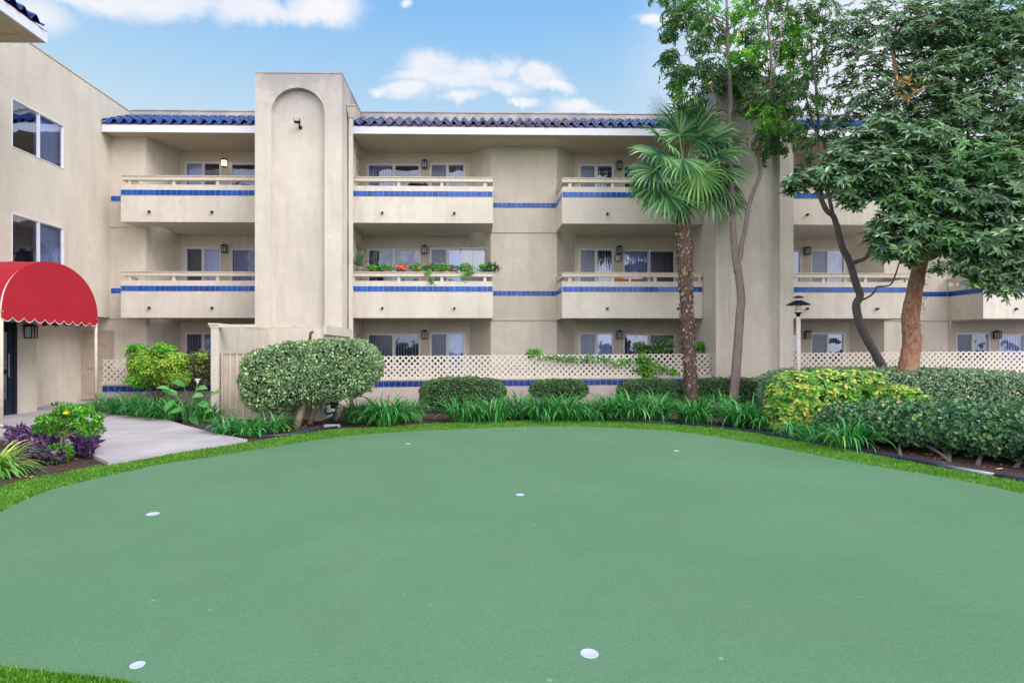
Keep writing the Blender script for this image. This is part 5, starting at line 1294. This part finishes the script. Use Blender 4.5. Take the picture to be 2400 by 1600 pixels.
def frondplant(label, px_, py_, Y, n, L, name='patio_palm'):
    c = np.array(AT(px_, py_, Y)); o = thing(name, (c[0], Y, 0), label, 'potted palm')
    mb = MB(); st = MB(); st.tube([(c[0], Y, 0), tuple(c)], .02, 6)
    for i in range(n):
        a = random.uniform(0, 2 * PI); e = random.uniform(.2, 1.2); p = Vector(c); pts = [p.copy()]
        for q in range(6):
            ee = e - 1.6 * (q / 6) ** 1.3; p = p + Vector((math.cos(a) * math.cos(ee), math.sin(a) * .4 * math.cos(ee), math.sin(ee))) * L / 6; pts.append(p.copy())
        st.tube(pts, .006, 4)
        for q in range(1, 7):
            for sgn in (-1, 1):
                for h in (0, .5):
                    b = pts[q - 1].lerp(pts[q], h) if h else pts[q]
                    dd_ = (pts[q] - pts[q - 1]).normalized(); sd2 = dd_.cross(Vector((0, -1, .3))).normalized() * sgn
                    D = dd_ * .7 + sd2 + Vector((0, 0, -.3)); mb.bulk(leaves(np.array([b]), np.array([D]), np.array([[0, -.5, .8]]), .15, .022, .2, .3), LF, 0)
    mb.build('foliage', 'l_bright', o); st.build('stem', 'l_calla', o)
frondplant('small feathery palm showing above the lattice right of the palm trunk', 1640, 822, 16.9, 11, .45)
frondplant('small feathery plant peeking over the lattice under the central bay', 1252, 832, 16.6, 8, .2, 'patio_fern')

# ------------------------------------------------------------------ fan palm
PY = 15.4
o = thing('fan_palm', (AT(1620, 955, PY)[0], PY, 0), 'tall fan palm with shaggy brown trunk in front of the right balconies', 'palm tree')
tp = [AT(x, y, PY) for x, y in ((1622, 959), (1621, 940), (1619, 900), (1616, 850), (1613, 800), (1611, 740), (1607, 680), (1604, 620), (1600, 560), (1598, 510), (1598, 470))]
tr = [.19, .175, .165, .16, .16, .165, .17, .175, .19, .205, .17]
mb = MB(); mb.tube(tp, tr, 16, jitter=.05)
for i in range(1150):     # old leaf bases
    u = random.random() ** .8 * (len(tp) - 1.01); k = int(u); f_ = u - k; p = Vector(tp[k]).lerp(Vector(tp[k + 1]), f_); r_ = tr[k] * (1 - f_) + tr[k + 1] * f_
    a = random.uniform(0, 2 * PI); out = Vector((math.cos(a), math.sin(a), 0)); b = p + out * r_ * .95; s_ = random.uniform(.6, 1.3)
    D = (out * random.uniform(.15, .55) + Vector((random.uniform(-.35, .35), 0, random.choice((1, 1, -1))))).normalized()
    V = leaves(np.array([b]), np.array([D]), np.array([out]), .10 * s_, .045 * s_, .3, -.1); mb.bulk(V, LF, 1)
mb.build('trunk', ['palmtrunk', 'palmchip'], o)
hub = Vector(AT(1602, 440, PY))
def fan(x, y, ang, Lb, dy=0.0, face=.6, mat='l_palm', open_=2.0, thin=1.0):
    c = Vector(AT(x, y, PY + dy)); a = R(ang)
    ax = Vector((math.cos(a), random.uniform(-.35, .1), math.sin(a))).normalized()
    nor = Vector((random.uniform(-.3, .3), -face, 1 - face * .6)); nor = (nor - ax * nor.dot(ax)).normalized(); side = ax.cross(nor).normalized()
    mb = MB(); h0 = hub + Vector((random.uniform(-.06, .06), random.uniform(-.06, .06), random.uniform(-.12, .22)))
    mb.tube([h0, h0.lerp(c, .5) + Vector((0, 0, .09)), c], [.024, .016, .011], 6, 1)
    n = 25; angs = np.linspace(-open_, open_, n); V = []; g = Vector((0, 0, -1)); lf = random.uniform(.36, .5); dr = random.uniform(.25, .6)
    for j, b_ in enumerate(angs):
        Lr = Lb * (1 - .20 * (abs(b_) / open_) ** 2) * random.uniform(.92, 1.06)
        d = (ax * math.cos(b_) + side * math.sin(b_) + nor * (.10 + .12 * math.cos(b_ * 1.5))).normalized()
        w = 2 * open_ / n * Lr * lf * .52 * thin; sv_ = d.cross(nor).normalized(); pl = nor * (w * .9)
        dd1 = (d + g * .10).normalized(); dd2 = (d + g * random.uniform(dr, dr + .5)).normalized()
        a0 = c + d * .01; b0 = c + d * Lr * lf; c0 = b0 + dd1 * Lr * (.72 - lf); e0 = c0 + dd2 * Lr * .30
        V.append([a0 + sv_ * .003, a0 - sv_ * .003, b0 + sv_ * w + pl, b0, b0 - sv_ * w + pl, c0 + sv_ * w * .85 + pl * .7, c0, c0 - sv_ * w * .85 + pl * .7, e0])
    V = np.array([[tuple(q) for q in r_] for r_ in V])
    mb.bulk(V, [(0, 2, 3), (0, 3, 1), (1, 3, 4), (2, 5, 6, 3), (3, 6, 7, 4), (5, 8, 6), (6, 8, 7)], 0); mb.build('frond', [mat, 'l_palmY'], o)
fan(1556, 296, 118, 1.05, .2, .6, 'l_palm', 1.25, .42)
for (x, y, ang, Lb, dy, fc, yl) in ( (1592, 315, 102, .95, -.25, .8, 0), (1562, 335, 160, .95, -.1, .5, 0), (1548, 362, 186, 1.0, -.3, .5, 0), (1538, 398, 212, .92, -.3, .6, 0),
    (1542, 432, 236, .9, -.2, .7, 0), (1562, 456, 252, .88, -.3, .8, 0), (1592, 468, 266, .80, -.3, .85, 0), (1636, 398, 276, 1.02, -.6, .95, 1), (1600, 372, 228, .95, -.55, .75, 0),
    (1622, 325, 62, 1.05, .1, .5, 0), (1655, 335, 32, 1.05, 0, .5, 0), (1668, 365, 6, 1.05, -.1, .45, 0), (1684, 398, -18, 1.0, -.1, .6, 0), (1684, 430, -46, 1.0, 0, .7, 0),
    (1664, 455, -68, .92, -.1, .8, 0), (1642, 300, 84, .9, .35, .5, 0), (1606, 285, 108, .85, .4, .5, 0), (1690, 350, 22, .85, .4, .5, 0), (1522, 440, 246, .72, 0, .7, 1), (1702, 468, -66, .8, .2, .8, 0),
    (1560, 380, 205, .8, .3, .6, 0), (1640, 380, -30, .8, .3, .7, 0), (1650, 425, -58, .8, .4, .7, 0), (1650, 350, 45, .8, .5, .5, 0)):
    fan(x, y, ang, Lb, dy, fc, 'l_palmY' if yl else 'l_palm')

# ------------------------------------------------------------------ trees at the right
def limb(mb, pts, Y, w0, w1, n=9, m=0, dY=0.0, jit=.04, sub=4):
    """smoothed tapered limb through picture-measured points standing at depth Y"""
    P = [Vector(AT(x, y, Y + dY * i / max(1, len(pts) - 1))) for i, (x, y) in enumerate(pts)]
    Q = []
    for i in range(len(P) - 1):
        a, b, c, e = P[max(i - 1, 0)], P[i], P[i + 1], P[min(i + 2, len(P) - 1)]
        for k in range(sub):
            t_ = k / sub; Q.append(.5 * ((2 * b) + (c - a) * t_ + (2 * a - 5 * b + 4 * c - e) * t_ ** 2 + (3 * b - a - 3 * c + e) * t_ ** 3))
    Q.append(P[-1]); N = len(Q); s_ = Y / F / 2
    mb.tube(Q, [(w0 + (w1 - w0) * i / (N - 1)) * s_ for i in range(N)], n, m, jitter=jit)
    return Q
def spray(mb, st, tgt, src, nro, k, L, W, rad, m=0, cone=1.35, droop=.35, axis=(0, -.2, .25), sq=(1, .8, .8)):
    """a leafy tuft: rosettes round tgt, fine twigs back to src"""
    s = rdir(nro) * (rng.uniform(0, 1, (nro, 1)) ** .45) * rad * np.array(sq); P = s + np.array(tgt)
    whorls(mb, P, nrm(s) * .7 + np.array(axis) + rdir(nro) * .3, k, L, W, m, .02, cone, droop)
    if st is not None:
        c = Vector(tgt); sv0 = Vector(src); dl = (c - sv0).length; jj = lambda k: Vector((random.uniform(-k, k), random.uniform(-k, k), random.uniform(-k, k) + k)) * dl
        st.tube([sv0, sv0.lerp(c, .3) + jj(.07), sv0.lerp(c, .65) + jj(.08), c], [.011, .009, .007, .004], 5)
        for i in range(0, nro, 3): st.tube([c, tuple(P[i])], [.005, .0025], 4)

# slender tree A
AY = 15.3
o = thing('slender_tree', (AT(1718, 958, AY)[0], AY, 0), 'slender forked tree with smooth pinkish grey trunk right of the palm', 'tree')
tk = MB()
limb(tk, [(1717, 962), (1719, 940), (1724, 880), (1730, 800), (1734, 740), (1737, 700), (1733, 660), (1728, 620)], AY, 23, 17, 12)
L1 = limb(tk, [(1729, 640), (1722, 590), (1717, 520), (1714, 440), (1711, 360), (1710, 290), (1712, 220), (1708, 150), (1705, 80), (1704, 20), (1700, -60)], AY, 16, 5, 10)
L2 = limb(tk, [(1727, 622), (1736, 595), (1738, 570), (1745, 545), (1752, 500), (1762, 460), (1782, 408), (1779, 368), (1784, 310), (1792, 240), (1806, 180), (1806, 110), (1800, 60), (1798, -60)], AY, 12, 4.5, 10)
limb(tk, [(1806, 180), (1822, 140), (1830, 80), (1838, 20)], AY, 5, 2, 6); limb(tk, [(1706, 82), (1690, 65), (1672, 40), (1650, 20)], AY, 5, 2, 6); limb(tk, [(1703, 50), (1685, 40), (1640, 30), (1600, 20)], AY, 4, 1.5, 6)
fo = MB()
A_t = [(1560, 5, .3, 7), (1575, 30, .3, 9), (1600, 18, .35, 10), (1625, 30, .35, 12), (1655, 25, .4, 14), (1640, 60, .35, 12), (1580, 65, .32, 13), (1567, 80, .25, 8), (1655, 80, .35, 12), (1570, 135, .25, 9), (1560, 150, .2, 6), (1585, 185, .3, 12), (1610, 170, .3, 11), (1640, 110, .25, 8),
       (1640, 175, .32, 11), (1670, 150, .3, 10), (1590, 210, .25, 9), (1700, 95, .25, 9), (1705, 170, .35, 14), (1735, 30, .35, 12), (1750, 75, .35, 12), (1735, 120, .4, 14), (1770, 140, .4, 14), (1760, 185, .35, 12), (1780, 15, .3, 9), (1740, 200, .4, 12), (1700, 200, .35, 12),
       (1620, 240, .3, 9), (1650, 210, .3, 9), (1790, 240, .35, 13), (1765, 255, .35, 12), (1750, 245, .3, 9), (1800, 280, .35, 14), (1815, 300, .35, 14), (1790, 330, .3, 10), (1820, 250, .35, 12), (1830, 200, .35, 13), (1850, 150, .35, 13), (1860, 110, .4, 15), (1830, 110, .35, 12), (1880, 60, .35, 12),
       (1840, 60, .35, 12), (1800, 370, .18, 5), (1830, 345, .25, 8), (1850, 260, .3, 11), (1860, 210, .3, 10), (1890, 150, .35, 12), (1880, 20, .35, 11), (1830, 10, .35, 11), (1815, 340, .25, 8), (1860, 310, .25, 9), (1920, 30, .3, 9), (1780, 90, .3, 9), (1940, 70, .3, 8), (1735, 160, .3, 10)]
for (x, y, r_, n) in A_t:
    Yt = AY + random.uniform(-.9, .7); src = AT(1705 if x < 1730 else 1800, min(y + 55, 330), AY)
    br = (x, y) in ((1640, 60), (1735, 120), (1860, 110), (1850, 150), (1880, 60), (1735, 30)) or random.random() < .12
    spray(fo, tk, AT(x, y, Yt), src, int(n * 2.3), 8, .14, .042, r_ * 1.55, 1 if br else 0, 1.35, .45)
fo.build('crown', ['l_treeA', 'l_treeAb'], o); tk.build('trunk', 'barkA', o)

# dark slender tree B
BY = 14.2
o = thing('leaning_tree', (AT(2075, 900, BY)[0], BY, 0), 'thin dark leaning tree with crooked side branches behind the big hedge', 'tree')
tk = MB()
limb(tk, [(2098, 930), (2082, 890), (2068, 860), (2050, 825), (2034, 798), (2018, 765), (2009, 735), (2007, 712), (2016, 692), (2006, 665), (1999, 640), (1990, 610), (1976, 584), (1967, 553), (1960, 525), (1952, 505), (1938, 494), (1928, 475), (1920, 455), (1905, 425), (1890, 400), (1886, 370), (1900, 345), (1915, 319), (1918, 280), (1914, 240), (1912, 200), (1905, 150), (1900, 90)], BY, 22, 4, 10, sub=3)
limb(tk, [(1952, 505), (1945, 470), (1935, 430), (1938, 380), (1930, 330), (1915, 319)], BY, 9, 6, 8)
limb(tk, [(1915, 319), (1900, 270), (1890, 230), (1878, 190)], BY, 6, 3, 6)
limb(tk, [(1994, 620), (2010, 612), (2030, 604), (2042, 580), (2048, 562), (2055, 550)], BY, 11, 6, 8)
limb(tk, [(2020, 703), (2040, 693), (2052, 680), (2056, 672), (2086, 668), (2100, 640), (2106, 620), (2114, 600)], BY, 5, 3, 7)
fo = MB()
for (x, y, r_, n) in [(1890, 340, .3, 8), (1870, 300, .3, 9), (1900, 240, .3, 10), (1930, 250, .3, 9), (1950, 220, .3, 8), (1880, 190, .35, 10), (1920, 170, .35, 11), (1960, 280, .3, 8), (1945, 120, .35, 11), (1970, 60, .35, 10), (1900, 90, .35, 10), (1890, 395, .2, 5), (1950, 320, .25, 6), (1985, 180, .3, 9), (1935, 10, .3, 8)]:
    spray(fo, tk, AT(x, y, BY + random.uniform(-.6, .6)), AT(1915, min(y + 50, 330), BY), int(n * 2.0), 8, .125, .038, r_ * 1.5, 0, 1.35, .4)
fo.build('crown', ['l_treeA'], o); tk.build('trunk', 'barkB', o)

# large umbrella leaved tree C
CY_ = 12.6
o = thing('large_tree', (AT(2128, 880, CY_)[0], CY_, 0), 'large dense tree with thick peeling reddish trunk leaning over the right side', 'tree')
tk = MB()
limb(tk, [(2120, 960), (2124, 900), (2130, 850), (2138, 800), (2134, 750), (2140, 700), (2150, 650), (2160, 605), (2170, 570), (2185, 520), (2190, 460), (2200, 400), (2215, 320), (2205, 240), (2195, 160), (2210, 80), (2225, 0)], CY_, 46, 10, 14, dY=.9, jit=.06)
limb(tk, [(2165, 600), (2185, 598), (2198, 580), (2192, 560), (2215, 520), (2260, 470), (2310, 430), (2360, 400), (2450, 360)], CY_, 26, 10, 10, dY=-.6)
limb(tk, [(2200, 330), (2150, 270), (2110, 200), (2095, 140), (2100, 60)], CY_, 14, 5, 8, dY=.5)
limb(tk, [(2190, 470), (2140, 420), (2080, 400), (2000, 410), (1930, 430)], CY_, 13, 4, 8, dY=-.3)
limb(tk, [(2250, 480), (2290, 540), (2330, 600)], CY_ - .6, 10, 4, 8)
for k in range(70):      # curling bark flakes
    u = random.random(); yy_ = 620 + 250 * u; xx_ = np.interp(yy_, [570, 650, 750, 850], [2170, 2150, 2136, 2130]); a = random.uniform(PI, 2 * PI)
    c = Vector(AT(xx_, yy_, CY_)); r_ = 19 * CY_ / F; out = Vector((math.cos(a), math.sin(a), 0)); 
    V = leaves(np.array([c + out * r_ * .93]), np.array([(out * .7 + Vector((0, 0, random.choice((-1, 1)))))]), np.array([out]), random.uniform(.05, .12), .035, .4, -.3); tk.bulk(V, LF, 1)
fo = MB(); tw = tk
C_t = [  # x, y, radius m, rosettes, depth offset
 (2230, 60, 1.1, 250, .3), (2120, 60, .9, 170, .6), (2020, 50, .6, 70, .8), (2330, 50, 1.0, 240, -.2), (2060, 140, .7, 95, .7), (1990, 110, .45, 40, .9), (2150, 170, .8, 120, .5), (2250, 170, .9, 170, 0), (2350, 160, 1.0, 240, -.4), (2040, 215, .55, 75, .4), (2100, 250, .5, 60, .2),
 (2010, 270, .4, 40, .6), (2200, 280, .7, 120, -.2), (2300, 280, .9, 200, -.5), (2390, 290, .9, 200, -.6), (2080, 310, .6, 130, -.2), (2150, 350, .8, 230, -.4), (2010, 340, .5, 85, -.2), (1970, 375, .45, 80, -.2), (2240, 380, .9, 260, -.6), (2340, 390, .9, 260, -.8), (2060, 400, .65, 170, -.5), (1930, 415, .38, 70, -.3), (1870, 430, .28, 40, -.3), (1985, 435, .45, 80, -.4),
 (2000, 475, .25, 30, -.4), (2050, 460, .3, 40, -.4), (2130, 460, .6, 150, -.6), (2220, 470, .7, 180, -.7), (2310, 470, .8, 230, -.9), (2390, 450, .8, 220, -.9), (2140, 530, .5, 105, -.7), (2080, 520, .3, 42, -.6), (2060, 560, .3, 38, -.6), (2110, 580, .38, 60, -.7), (2220, 560, .55, 110, -.8), (2300, 560, .65, 150, -.9), (2380, 550, .7, 170, -1.0), (2070, 590, .2, 16, -.6), (2130, 610, .2, 14, -.7),
 (2190, 60, .6, 70, -.3), (2200, 180, .6, 80, -.4), (2210, 270, .5, 60, -.5), (2185, 420, .4, 50, -.8), (2185, 520, .3, 26, -.7), (2270, 620, .38, 50, -.8), (2350, 620, .5, 90, -.9), (2400, 640, .5, 80, -.9), (2310, 650, .25, 24, -.9), (2350, 680, .3, 24, -.9), (2280, 660, .15, 8, -.9), (2200, 630, .15, 8, -.8), (2400, 100, 1.0, 220, .2), (2470, 300, 1.2, 260, -.2), (2470, 520, 1.0, 200, -.6), (2480, 60, 1.3, 260, .2)]
for (x, y, r_, n, dy) in C_t:
    c = np.array(AT(x, y, CY_ + dy)); up_ = y < 300; n = int(n * (.80 if not up_ else (.95 if x > 2060 else .8))); r_ *= 1.15 if up_ else 1.0; LC, WC = (.15, .046) if up_ else (.18, .056)
    s = rdir(n) * (rng.uniform(0, 1, (n, 1)) ** .4) * r_ * np.array([1, .9, .72]); P = s + c
    whorls(fo, P, nrm(s) * .5 + np.array([0, -.45, .75]) + rdir(n) * .35, 8, LC, WC, 0 if random.random() > .12 else 1, .03, 1.3, .3)
    for i in range(0, n, 7): tw.tube([tuple(c), tuple(P[i])], [.012, .005], 4)
for (x, y) in ((2150, 205), (2125, 215), (2110, 190), (2350, 290), (2345, 280)):
    c = np.array(AT(x, y, CY_ - .6)); s = rdir(14) * .12; fo.bulk(leaves(s + c, rdir(14), rdir(14), .13, .05, .3, .5), LF, 2)
fo.build('crown', ['l_treeC', 'l_treeCb', 'l_dead'], o); tk.build('trunk', ['barkC', 'barkC'], o)
